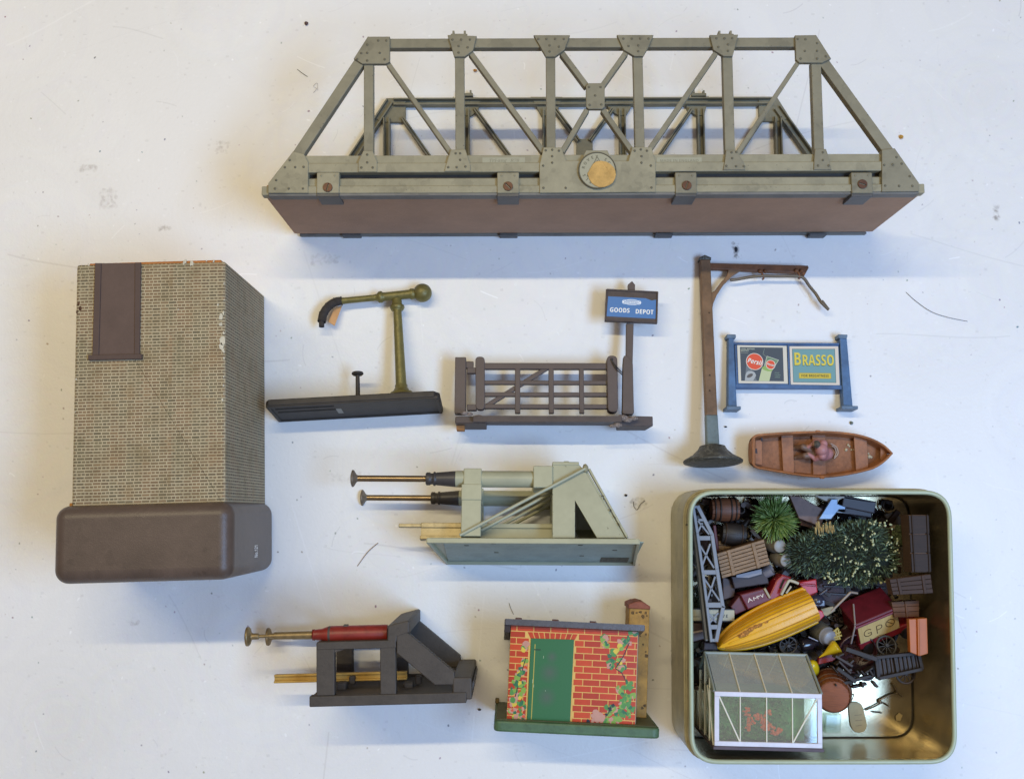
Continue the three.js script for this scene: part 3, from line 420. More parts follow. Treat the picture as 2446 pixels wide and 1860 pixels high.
// ---------- advertisement hoarding ----------
{
  const F = new Frame('poster_hoarding', 'blue platform hoarding on two square posts with soap powder and metal polish posters', 'model billboard', zG(440, 1165), 0, { tilt: 3, yaw: -0.6 });
  const Z = 5.4, m = mat('#476a92', { t: 'mud', tile: 60, r: 0.5, b: 0.06 }), md = mat('#40608a', { t: 'mud', tile: 60, r: 0.5, b: 0.06 }), mf = mat('#5c7289', { t: 'grime', tile: 12, r: 0.5 });
  const q = (...xy) => F.pts(zG, Z, ...xy), p1 = (x, y) => F.at(zG(x, y), Z);
  F.part('post', poly(q(410, 640, 447, 640, 470, 1130, 408, 1130), 1.8, 6.8, 0.4), m); F.part('post', poly(q(1192, 640, 1242, 640, 1284, 1125, 1218, 1125), 1.8, 6.8, 0.4), m);
  F.part('post_cap', poly(roundPoly(q(396, 620, 461, 620, 461, 648, 396, 648), 0.6), 1.2, 7.6, 0.4), mf); F.part('post_cap', poly(roundPoly(q(1176, 620, 1246, 622, 1240, 650, 1180, 648), 0.6), 1.2, 7.6, 0.4), mf);
  for (const [x0, x1, y] of [[398, 498, 1125], [1206, 1321, 1122]]) { const a = F.at(zG(x0, y + 6), 8), b = F.at(zG(x1, y + 6), 8); F.part('post_foot', box(a[0], b[0], a[1] - 1.0, a[1] + 0.6, 0.2, 9.4, 0.3), mf); }
  const board = F.part('board', poly(q(446, 672, 1192, 676, 1216, 998, 464, 998), 3, 5.4, 0.35), md);
  F.part('frame_bar', [bar(p1(446, 680), p1(1192, 684), 1.0, 5, 6.3), bar(p1(464, 978), p1(1214, 988), 2.0, 5, 6.1), bar(p1(833, 690), p1(843, 972), 0.9, 5, 6.1), bar(p1(462, 690), p1(474, 965), 0.9, 5, 6.1)], md, { parent: board });
  const persil = canvasTex(640, 500, (x, w, h) => {
    x.fillStyle = '#d6cfbd'; x.fillRect(0, 0, w, h); x.fillStyle = '#454d54'; x.fillRect(34, 24, w - 84, h - 54); jitter(x, w, h, 1500, 0.14, ['#2a2f35', '#8b8f8c', '#59646b']);
    x.fillStyle = '#6d7478'; x.beginPath(); x.moveTo(80, h - 34); x.lineTo(110, 250); x.lineTo(170, 300); x.lineTo(240, h - 34); x.fill();
    x.fillStyle = '#a9adac'; x.beginPath(); x.moveTo(84, h - 34); x.quadraticCurveTo(90, 330, 150, 340); x.quadraticCurveTo(220, 330, 230, 400); x.lineTo(190, h - 34); x.fill(); x.fillStyle = '#5a5450'; x.beginPath(); x.ellipse(150, 400, 44, 22, -0.5, 0, 7); x.fill();
    x.fillStyle = '#76906f'; x.beginPath(); x.moveTo(380, 140); x.lineTo(530, 190); x.lineTo(440, 330); x.lineTo(330, 310); x.closePath(); x.fill(); x.strokeStyle = '#d9d8c2'; x.lineWidth = 5; x.stroke();
    x.fillStyle = '#4b5a48'; x.font = 'bold 22px sans-serif'; x.save(); x.translate(385, 172); x.rotate(0.32); x.fillText('WASHES', 6, 6); x.fillText('WHITER', 2, 32); x.restore();
    x.fillStyle = '#bfc79a'; x.beginPath(); x.moveTo(310, 300); x.lineTo(440, 320); x.lineTo(400, h - 32); x.lineTo(262, h - 32); x.closePath(); x.fill(); x.fillStyle = '#8fae5d'; x.beginPath(); x.ellipse(380, 306, 70, 30, 0.2, 0, 7); x.fill();
    x.strokeStyle = '#9fb29a'; x.lineWidth = 3; x.beginPath(); x.moveTo(352, 40); x.lineTo(330, 110); x.lineTo(372, 150); x.stroke();
    const disc = (cx, cy, r, s, rot) => { x.save(); x.translate(cx, cy); x.fillStyle = '#e9e2d2'; x.beginPath(); x.arc(0, 0, r + 7, 0, 7); x.fill(); x.fillStyle = '#dd5331'; x.beginPath(); x.arc(0, 0, r, 0, 7); x.fill(); x.rotate(rot); x.font = `bold italic ${s}px sans-serif`; x.textAlign = 'center'; x.fillStyle = '#4a2a20'; x.fillText('Persil', 3, s * 0.36 + 3, r * 1.85); x.fillStyle = '#f2ece0'; x.fillText('Persil', 0, s * 0.36, r * 1.85); x.restore(); };
    disc(424, 252, 56, 40, 0.25); disc(218, 214, 104, 84, 0.22);
    x.fillStyle = '#b8bca4'; x.font = 'bold 25px sans-serif'; x.fillText('LOOK, MOTHER', 44, 56, 180); x.fillText('WHITEST', 44, 80, 130); x.font = '16px sans-serif'; x.fillText('Persil washes', 44, 104, 120);
    x.fillStyle = '#86a588'; x.font = 'italic 22px serif'; for (const [s, y] of [['Persil', 356], ['washes', 384], ['whiter', 412]]) x.fillText(s, 470, y + 10, 90);
  });
  const brasso = canvasTex(640, 520, (x, w, h) => {
    x.fillStyle = '#d8cdbd'; x.fillRect(0, 0, w, h); x.fillStyle = '#45504e'; x.fillRect(32, 34, w - 76, h - 72); x.fillStyle = '#6f9a9c'; x.fillRect(37, 39, w - 86, h - 82); jitter(x, w, h, 1500, 0.1, ['#4f7a80', '#93b3ae']);
    x.textAlign = 'left'; for (const [dx, dy, col] of [[-4, 7, '#23402c'], [0, 4, '#23402c'], [0, 0, '#d9c646']]) { x.fillStyle = col; x.font = 'bold 236px sans-serif'; x.fillText('B', 44 + dx, 252 + dy, 108); x.font = 'bold 196px sans-serif'; x.fillText('RASSO', 154 + dx, 254 + dy, 430); }
    x.fillStyle = '#cfb63c'; x.fillRect(112, 356, 420, 72); x.strokeStyle = '#8d7a25'; x.lineWidth = 3; x.strokeRect(112, 356, 420, 72); x.fillStyle = '#4c4618'; x.font = 'bold 44px sans-serif'; x.textAlign = 'center'; x.fillText('FOR BRIGHTNESS', 322, 408, 390);
  });
  F.part('soap_poster', printQuad(q(475, 691, 823, 696, 832, 962, 485, 958), 5.62), printMat(persil, 0.6), { keepUV: true });
  F.part('polish_poster', printQuad(q(843, 699, 1186, 699, 1197, 977, 853, 972), 5.62), printMat(brasso, 0.6), { keepUV: true });
}

// ---------- hull builder: stations along x give the centre line, the half width and the sheer; steps make clinker strakes ----------
function hull({ n = 40, m = 14, st, depth, thick, steps = 0, stepH = 0.3, flat = 0.35, inner = true }) {
  const pos = [], idx = [];
  const prof = (t, u, off) => { const s = st(t), w = Math.max(0.02, s.w - off), a = u * Math.PI - Math.PI / 2, cx = Math.sin(a), k = Math.pow(Math.abs(cx), 0.8) * Math.sign(cx); let z = -(depth * (s.d ?? 1) - off) * Math.pow(Math.max(0, 1 - Math.pow(Math.abs(cx), 2.6)), flat); let e = 0; if (steps) { const q = (Math.abs(u - 0.5) * 2) * steps; e = (q - Math.floor(q) - 0.5) * stepH; } return [s.x, s.c + k * (w + e * Math.abs(cx)), s.z + z - e * (1 - Math.abs(cx))]; };
  const grid = (off, flip) => { const b = pos.length / 3; for (let i = 0; i <= n; i++) for (let j = 0; j <= m; j++) { const p = prof(i / n, j / m, off); if (off) p[2] = Math.min(p[2], st(i / n).z); pos.push(...p); } for (let i = 0; i < n; i++) for (let j = 0; j < m; j++) { const a = b + i * (m + 1) + j, c = a + m + 1; flip ? idx.push(a, a + 1, c, c, a + 1, c + 1) : idx.push(a, c, a + 1, c, c + 1, a + 1); } return b; };
  const A = grid(0, false), B = inner ? grid(thick, true) : -1;
  if (inner) for (const j of [0, m]) for (let i = 0; i < n; i++) { const a = A + i * (m + 1) + j, c = a + m + 1, d = B + i * (m + 1) + j, e = d + m + 1; j ? idx.push(a, c, d, c, e, d) : idx.push(a, d, c, c, d, e); }
  const g = new THREE.BufferGeometry(); g.setAttribute('position', new THREE.Float32BufferAttribute(pos, 3)); g.setIndex(idx); g.computeVertexNormals(); return g;
}
function outlineStation(F, zf, z, up, lo) {   // two photographed edges of a boat, sampled at a station
  const A = F.pts(zf, z, ...up), B = F.pts(zf, z, ...lo);
  const on = (L) => { const c = new THREE.CatmullRomCurve3(L.map(([x, y]) => V3(x, y, 0)), false, 'centripetal'); return (t) => c.getPointAt(t); };
  const fa = on(A), fb = on(B); return (t) => { const a = fa(t), b = fb(t); return { x: (a.x + b.x) / 2, c: (a.y + b.y) / 2, w: Math.abs(a.y - b.y) / 2, a, b }; };
}

// ---------- brown rowing boat and its oarsman ----------
{
  const F = new Frame('rowing_boat', 'small brown model rowing boat with plank seats beside the loading gauge base', 'model boat', zR(1130, 740), 0, { yaw: -1, drop: true });
  const m = mat('#9c663f', { t: 'mud', tile: 40, r: 0.7, b: 0.12, btile: 6 }), md = mat('#95623f', { t: 'mud', tile: 40, r: 0.55, b: 0.12, btile: 6 }), H = 12.5;
  const out = outlineStation(F, zR, H, [112, 150, 140, 122, 370, 92, 700, 72, 1080, 60, 1380, 70, 1640, 105, 1850, 170, 2030, 270, 2140, 380], [112, 560, 140, 592, 370, 640, 560, 672, 800, 712, 1130, 738, 1400, 716, 1700, 660, 1900, 598, 2040, 500, 2140, 392]);
  const st = (t) => { const o = out(t); return { x: o.x, c: o.c, w: o.w, z: H + (t > 0.7 ? (t - 0.7) * 5 : t < 0.2 ? (0.2 - t) * 3 : 0), d: t < 0.03 ? 0.85 : 1 - Math.max(0, t - 0.75) * 1.2 }; };
  const h = F.part('hull', hull({ st, depth: 11.5, thick: 1.0, flat: 0.45 }), m);
  const rim = (k) => Array.from({ length: 30 }, (_, i) => { const t = i / 29, s = st(t); return V3(s.x, s.c + k * (s.w - 0.4), s.z + 0.05); });
  F.part('gunwale', [tube(rim(1), 0.55, 60, 8), tube(rim(-1), 0.55, 60, 8), cyl(rim(1)[0], rim(-1)[0], 0.6)], m);
  const s0 = st(0.005); F.part('transom', polyYZ([[s0.c - s0.w * 0.97, s0.z], [s0.c + s0.w * 0.97, s0.z], [s0.c + s0.w * 0.6, 4], [s0.c - s0.w * 0.6, 4]], s0.x - 0.3, s0.x + 0.9, 0.2), m);
  const seat = (n, z, ...xy) => F.part(n, poly(F.pts(zR, z, ...xy), z - 0.9, z, 0.25), md);
  seat('stern_seat', 8, 150, 190, 250, 180, 255, 560, 150, 540); seat('thwart', 9, 530, 112, 705, 98, 725, 690, 560, 668); seat('thwart', 9.5, 1595, 118, 1790, 165, 1815, 620, 1630, 660);
  seat('bow_seat', 10.2, 1990, 280, 2105, 375, 2020, 480, 1985, 480); seat('thwart', 8.2, 985, 85, 1180, 85, 1195, 705, 1000, 705);
  F.part('floor', poly([...Array.from({ length: 20 }, (_, i) => { const s = st(0.03 + i * 0.048); return [s.x, s.c + s.w * 0.86]; }), ...Array.from({ length: 20 }, (_, i) => { const s = st(0.03 + (19 - i) * 0.048); return [s.x, s.c - s.w * 0.86]; })], 5.2, 6.6, 0.3), mat('#8d5d3d', { t: 'mud', tile: 30, r: 0.6, b: 0.2, btile: 5 }));
  F.part('keel_board', box(st(0.08).x, st(0.85).x, st(0.5).c - 1.6, st(0.5).c + 1.6, 1.2, 2.1, 0.2), md);
  for (const [x, y] of [[1070, 62], [1130, 742]]) { const p = F.at(zR(x, y), H + 0.5); F.part('rowlock', box(p[0] - 1.0, p[0] + 1.0, p[1] - 0.5, p[1] + 0.5, H - 0.3, H + 1.2, 0.25), m); }
  F.part('dark_mark', [poly(F.pts(zR, 8.06, 135, 315, 175, 312, 185, 385, 140, 380), 8, 8.12, 0.03), poly(F.pts(zR, 8.06, 232, 140, 258, 140, 258, 205, 235, 205), 8, 8.12, 0.03)], mat('#33282a', { t: null, r: 0.6 }));
  F.part('pale_fleck', [[1510, 260, 0.6], [1530, 280, 0.5], [1480, 330, 0.8], [1560, 330, 0.5], [1600, 330, 0.45], [1820, 430, 1.0], [1850, 440, 0.7], [1810, 385, 0.5]].map(([x, y, r]) => { const p = F.at(zR(x, y), x > 1700 ? 7 : 6.8); return new THREE.IcosahedronGeometry(r, 1).translate(p[0], p[1], x > 1700 ? 6.9 : 6.8); }), mat('#b9ad92', { t: null, r: 0.8 }), { kind: 'stuff' });
  // oarsman: a moulded figure leaning forward over his knees
  const G = new Frame('person', 'small moulded oarsman figure in a pink shirt leaning forward in the brown rowing boat', 'figurine', zR(1130, 740), 0, { yaw: -1, drop: true });
  const j = (x, y, z) => G.at3(zR(x, y), z);
  const hip = j(1150, 400, 9.6), sh = j(1120, 330, 15.2), neck = j(1078, 290, 16.4), head = j(1040, 248, 17.6), sl = j(1130, 420, 14.6), sr = j(1150, 245, 14.2), kl = j(880, 420, 11), kr = j(850, 290, 11.2), fl = j(765, 440, 7.6), frr = j(745, 300, 7.6), el = j(1030, 470, 11.8), er = j(1040, 215, 11.6), hl = j(940, 400, 11.8), hr = j(930, 290, 12.2), hb = j(1200, 390, 9.6);
  const bones = [[hip, sh, 3.0, 2.9, 1], [hb, hip, 2.9, 2.9, 1], [sl, sr, 1.9, 1.9, 1], [sh, neck, 2.2, 1.0, 1], [neck, head, 0.9, 1.35, 0], [sl, el, 1.5, 1.15, 1], [sr, er, 1.5, 1.15, 1], [el, hl, 1.05, 0.75, 1], [er, hr, 1.05, 0.75, 1], [hip, kl, 2.0, 1.5, 2], [hip, kr, 2.0, 1.5, 2], [kl, fl, 1.4, 1.0, 2], [kr, frr, 1.4, 1.0, 2], [fl, j(735, 450, 7.3), 1.0, 0.8, 2], [frr, j(715, 310, 7.3), 1.0, 0.8, 2]];
  const fing = []; for (const [h0, k] of [[hl, 1], [hr, -1]]) for (let i = 0; i < 5; i++) { const a = h0.clone().add(V3(i === 4 ? 0.1 : -0.5, k * (i === 4 ? -0.7 : (i - 1.5) * 0.42), 0)), b = a.clone().add(V3(i === 4 ? -0.4 : -0.9 + Math.abs(i - 1) * 0.12, i === 4 ? -k * 0.4 : 0, -0.45)); fing.push([a, b, 0.3, 0.22, 0]); }
  const headB = [[head.clone().add(V3(-0.1, 0, 0.1)), head.clone().add(V3(-0.5, -0.1, -0.6)), 1.55, 1.2, 0], [head.clone().add(V3(-1.6, 0, -0.3)), head.clone().add(V3(-1.95, 0, -0.6)), 0.35, 0.25, 0], [head.clone().add(V3(-0.2, 1.5, -0.2)), head.clone().add(V3(-0.1, 1.55, -0.5)), 0.35, 0.3, 0], [head.clone().add(V3(-0.2, -1.5, -0.2)), head.clone().add(V3(-0.1, -1.55, -0.5)), 0.35, 0.3, 0], [head.clone().add(V3(-1.25, 0, -1.35)), head.clone().add(V3(-1.3, 0, -1.5)), 0.5, 0.4, 0]];
  const all = [...bones, ...headB, ...fing], bb = new THREE.Box3(); all.forEach(([a, b]) => { bb.expandByPoint(a); bb.expandByPoint(b); });
  const ce = bb.getCenter(V3()), sc = Math.max(...bb.getSize(V3()).toArray()) / 2 + 4, RS = 96, mc = new MarchingCubes(RS, new THREE.MeshStandardMaterial(), false, false, 120000), v = V3(), ab = V3();
  const dist = (p, a, b, ra, rb) => { ab.subVectors(b, a); const t = Math.min(1, Math.max(0, v.subVectors(p, a).dot(ab) / Math.max(1e-6, ab.lengthSq()))); return v.subVectors(p, a).addScaledVector(ab, -t).length() - (ra + (rb - ra) * t); };
  const q = V3(), kk = 0.3; mc.isolation = 0;
  for (let z = 0; z < RS; z++) for (let y = 0; y < RS; y++) for (let x = 0; x < RS; x++) { q.set((x - RS / 2) / (RS / 2), (y - RS / 2) / (RS / 2), (z - RS / 2) / (RS / 2)).multiplyScalar(sc).add(ce); let d = 1e3; for (const [a, b, ra, rb] of all) { const e = dist(q, a, b, ra, rb), hh = Math.max(kk - Math.abs(d - e), 0) / kk; d = Math.min(d, e) - hh * hh * kk * 0.25; } mc.field[z * RS * RS + y * RS + x] = -d; }
  mc.update();
  const cnt = mc.count ?? mc.geometry.drawRange.count, pa = mc.positionArray.slice(0, cnt * 3), na = mc.normalArray.slice(0, cnt * 3), ca = new Float32Array(cnt * 3), C = [[0.38, 0.2, 0.14], [0.42, 0.19, 0.19], [0.17, 0.1, 0.07]];
  for (let i = 0; i < cnt; i++) { q.set(pa[i * 3], pa[i * 3 + 1], pa[i * 3 + 2]).multiplyScalar(sc).add(ce); pa.set([q.x, q.y, q.z], i * 3); let best = 1e9, w = 0; for (const [a, b, ra, rb, c] of all) { const e = dist(q, a, b, ra, rb); if (e < best) { best = e; w = c; } } const k = 0.85 + 0.3 * sources.bumpy.t.image.data[(((q.y * 9 | 0) & 255) * 256 + ((q.x * 9 | 0) & 255)) * 4] / 255; ca.set(C[w].map((u) => u * k), i * 3); }
  const bg = new THREE.BufferGeometry(); bg.setAttribute('position', new THREE.BufferAttribute(pa, 3)); bg.setAttribute('normal', new THREE.BufferAttribute(na, 3)); bg.setAttribute('color', new THREE.BufferAttribute(ca, 3));
  G.part('body', bg, new THREE.MeshStandardMaterial({ vertexColors: true, roughness: 0.5 }));
  G.part('hair', ball(head.clone().add(V3(0.25, 0, 0.35)), 1.65, 1.05, 1.05, 0.95, 18), mat('#4d463c', { t: 'worn', tile: 4, r: 0.7, b: 0.2, btile: 2 }));
  G.part('eye', [-0.5, 0.5].map((k) => ball(head.clone().add(V3(-1.45, k, 0.2)), 0.16)), mat('#1c1512', { t: null }));
  G.part('strap', [tube([j(1270, 270, 10), j(1320, 310, 8), j(1335, 380, 7), j(1310, 440, 7.5)], 0.3, 24, 6), tube([j(1250, 235, 11), j(1345, 300, 8.5), j(1362, 390, 7.5), j(1305, 460, 7.5)], 0.3, 24, 6)], mat('#b5a08f', { t: null, r: 0.5 }));
}

// ---------- large pale green buffer stop ----------
{
  const F = new Frame('buffer_stop', 'large pale green metal buffer stop with two long steel plungers lying on its side', 'model buffer stop', zH(772, 782), 0, { tilt: 14.5, yaw: -0.3 });
  const W = 46, m = mat('#a5a58a', { t: 'soft', tile: 60, r: 0.42, b: 0.03 }), mu = mat('#8a9a90', { t: 'grime', tile: 30, r: 0.45 }), steel = mat('#8f7b5e', { t: 'grime', tile: 8, r: 0.3, m: 0.85 }), dk = mat('#3f3b3a', { t: 'soft', tile: 10, r: 0.45 }), brass = mat('#b5a680', { t: 'grime', tile: 10, r: 0.5, m: 0.4 }), head = mat('#7d7060', { t: 'grime', tile: 5, r: 0.45, m: 0.4 });
  const S = 1 / (2.9066 * 5.42), p = (x, y, z = 43) => F.at(zH(x, y), z), p3 = (x, y, z) => F.at3(zH(x, y), z);
  // base tray: turned-up rim, sloped ends, hollow below
  const a = p(632, 632, W)[0], b = p(2120, 640, W)[0], xl = p(772, 782, 0)[0], xr = p(2085, 800, 0)[0];
  const top = [[a, W], [b, W], [xr + 0.6, 0.4], [xl - 0.6, 0.4]], y1 = p(1300, 588, W)[1];
  const base = F.part('base_tray', [polyXZ(top.map(([x, z]) => [x + (x < 30 ? 1.5 : -1.5), z === W ? W - 1.5 : z + 1]), 1.6, y1, 0.8)], m);
  F.part('tray_rim', [polyXZ([[a, W - 1.2], [a + 0.5, W], [b - 0.5, W], [b, W - 1.2]], 0, y1 - 0.5, 0.3), polyXZ([[xl, 0.2], [xr, 0.2], [xr, 1.6], [xl, 1.6]], 0, y1 - 0.6, 0.3), polyXZ([[a, W - 0.6], [a + 1.4, W - 0.6], [xl + 1.2, 0.6], [xl, 0.6]], 0, y1 - 0.6, 0.3), polyXZ([[b, W - 0.6], [b - 1.4, W - 0.6], [xr - 1.2, 0.6], [xr, 0.6]], 0, y1 - 0.6, 0.3)], m, { parent: base });
  F.part('tray_underside', box(xl + 1, xr - 1, 1.2, 1.75, 2, W - 3, 0.1), mu, { parent: base });
  F.part('dirt_patch', [box(xr - 17, xr - 4, 1.0, 1.24, 3, 13, 0.05), ...[[10, 36], [22, 40], [23, 22], [60, 38], [76, 28], [62, 16]].map(([x, z]) => box(xl + x, xl + x + 2, 1.0, 1.26, z, z + 0.8, 0.05))], mat('#55503f', { t: 'worn', tile: 6, r: 0.8 }), { parent: base });
  const Z1 = 40, Z0 = 5;
  // side frames with triangular opening, near and far
  const A = F.pts(zH, 43, 1510, 84, 1690, 80, 1738, 128, 2008, 594, 1820, 594, 1668, 336, 1668, 594, 1510, 594);
  const side = F.part('side_frame', poly(A, 41.8, 43, 0.3), m);
  F.part('side_frame', poly(A, 3, 4.2, 0.3), m);
  const t0 = p(1510, 60), t1 = p(1695, 62), t2 = p(1510, 88), t3 = p(1742, 118), e1 = p(2012, 592);
  F.part('top_plate', box(t0[0], t1[0], t2[1] - 0.2, t0[1] - 0.4, 3.4, 43.4, 0.4), m);
  F.part('top_nub', box(p(1590, 58)[0], p(1625, 58)[0], t0[1] - 0.6, t0[1] + 0.3, 38, 42, 0.2), m);
  F.part('back_plate', [bar(t3, e1, 1.1, 3.2, 42.2, 0.3), bar([t3[0] + 1.5, t3[1] + 0.2], [e1[0] + 1.2, e1[1]], 1.0, 41, 43.4, 0.3)], m);
  F.part('rod_end', [ball(p3(1740, 112, 43.6), 1.4, 1, 1.3, 0.8), ball(p3(1738, 96, 43), 1.0)], mat('#8f8a6c', { t: 'grime' }));
  F.part('back_wall', box(p(1512, 300)[0], p(1512, 300)[0] + 1, y1, t2[1], 4, 42, 0.2), m);
  // front uprights with folded flange
  const u0 = p(880, 335), u1 = p(1012, 586);
  for (const [za, zb] of [[39.5, 44], [3, 7.5]]) F.part('upright', [box(u0[0], u1[0], u1[1], u0[1] + 0.2, za, zb, 0.35), box(p(880, 225)[0], p(1018, 330)[0], u0[1], p(880, 226)[1], za - 0.6, zb + 0.5, 0.35), box(u1[0] - 1, u1[0], u1[1], u0[1], za - 6, zb - 0.2, 0.2)], m);
  F.part('cross_plate', box(u1[0] - 1.0, u1[0] - 0.1, y1, p(880, 330)[1], 7, 39.8, 0.1), mat('#9a9e84', { t: 'soft', tile: 30 }));
  // two buffers
  const hy = p(1000, 186, Z1)[1];
  for (const [z, k] of [[Z1, 0], [7.6, 1]]) {
    const c = (x) => V3(F.at(zH(x, 186), Z1)[0], hy, z), L = (x0, x1) => c(x0).distanceTo(c(x1));
    F.part('buffer_tube', cyl(c(838), c(1385), 3.7, 3.7, 32), m);
    F.part('tube_collar', [box(c(895).x, c(1020).x, hy - 4, hy + 3.9, z - 3.9, z + 4, 0.5)], m);
    F.part('tube_end_box', box(c(1376).x, c(1510).x, hy - 5, hy + 5.0, z - 4.5, z + 4.6, 0.5), m);
    F.part('buffer_housing', lathe(c(842), c(600), [[0, 0], [3.6, 0], [3.6, 0.6], [2.9, 8.6], [2.7, 9.0], [3.2, 9.4], [3.2, 10.0], [2.5, 10.4], [2.5, 11.4], [2.9, 11.7], [2.9, 13.2], [2.4, 13.6], [0, 13.6]], 32), dk);
    F.part('plunger_rod', cyl(c(640), c(135), 1.42, 1.42, 20), steel);
    F.part('buffer_head', lathe(c(150), c(100), [[1.4, -0.6], [1.7, 0], [3.6, 1.2], [3.85, 1.6], [3.8, 2.0], [2.4, 2.5], [0, 2.6]], 32), head);
  }
  F.part('cross_beam', box(u0[0] + 1, u1[0] - 1, hy - 3, hy + 2.5, 11, 36, 0.4), m);
  F.part('paint_chip', [...flakes([[1850, 310], [1860, 330], [1900, 398], [1906, 410], [1938, 452], [1966, 505], [1755, 130]].map(([x, y]) => p(x + 8, y, 43.4)), 43.42, 0.15, 0.45, 2, 0.5), ...flakes([[1520, 100], [1600, 90], [1690, 84], [1512, 300], [1516, 420], [1512, 560], [1668, 400], [1668, 520], [1740, 470], [1900, 520], [1980, 570]].map(([x, y]) => p(x, y, 43)), 43, 0.08, 0.25, 2, 0.6)], mat('#4d4a3c', { t: null, r: 0.7 }), { kind: 'stuff' });
  // rails running through
  for (const z of [31]) {
    const r = (x, y) => F.at(zH(x, y), 31);
    F.part('rail', [box(r(617, 0)[0], r(1020, 0)[0], r(0, 524)[1], r(0, 488)[1], z - 1.4, z + 1.4, 0.4), box(r(466, 0)[0], r(620, 0)[0], r(0, 520)[1], r(0, 494)[1], z - 1.0, z + 1.0, 0.4), box(r(618, 0)[0], r(1020, 0)[0], r(0, 582)[1], r(0, 520)[1], z - 0.5, z + 0.5, 0.1), box(r(613, 0)[0], r(1020, 0)[0], r(0, 606)[1], r(0, 580)[1], z - 2, z + 2, 0.3)], brass);
    F.part('rail', [box(r(1018, 0)[0], r(1512, 0)[0], r(0, 526)[1], r(0, 492)[1], z - 1.5, z + 1.5, 0.4), box(r(1018, 0)[0], r(1512, 0)[0], r(0, 590)[1], r(0, 520)[1], z - 0.6, z + 0.6, 0.1)], m, { label: 'painted length of rail' });
  }
  for (const z of [44.4, 33, 22, 12, 2.4]) F.part('tie_rod', cyl(V3(...p(866, 576, 44.4), z), V3(...p(1738, 112, 44.4), z), 0.75, 0.75, 12), m);
}

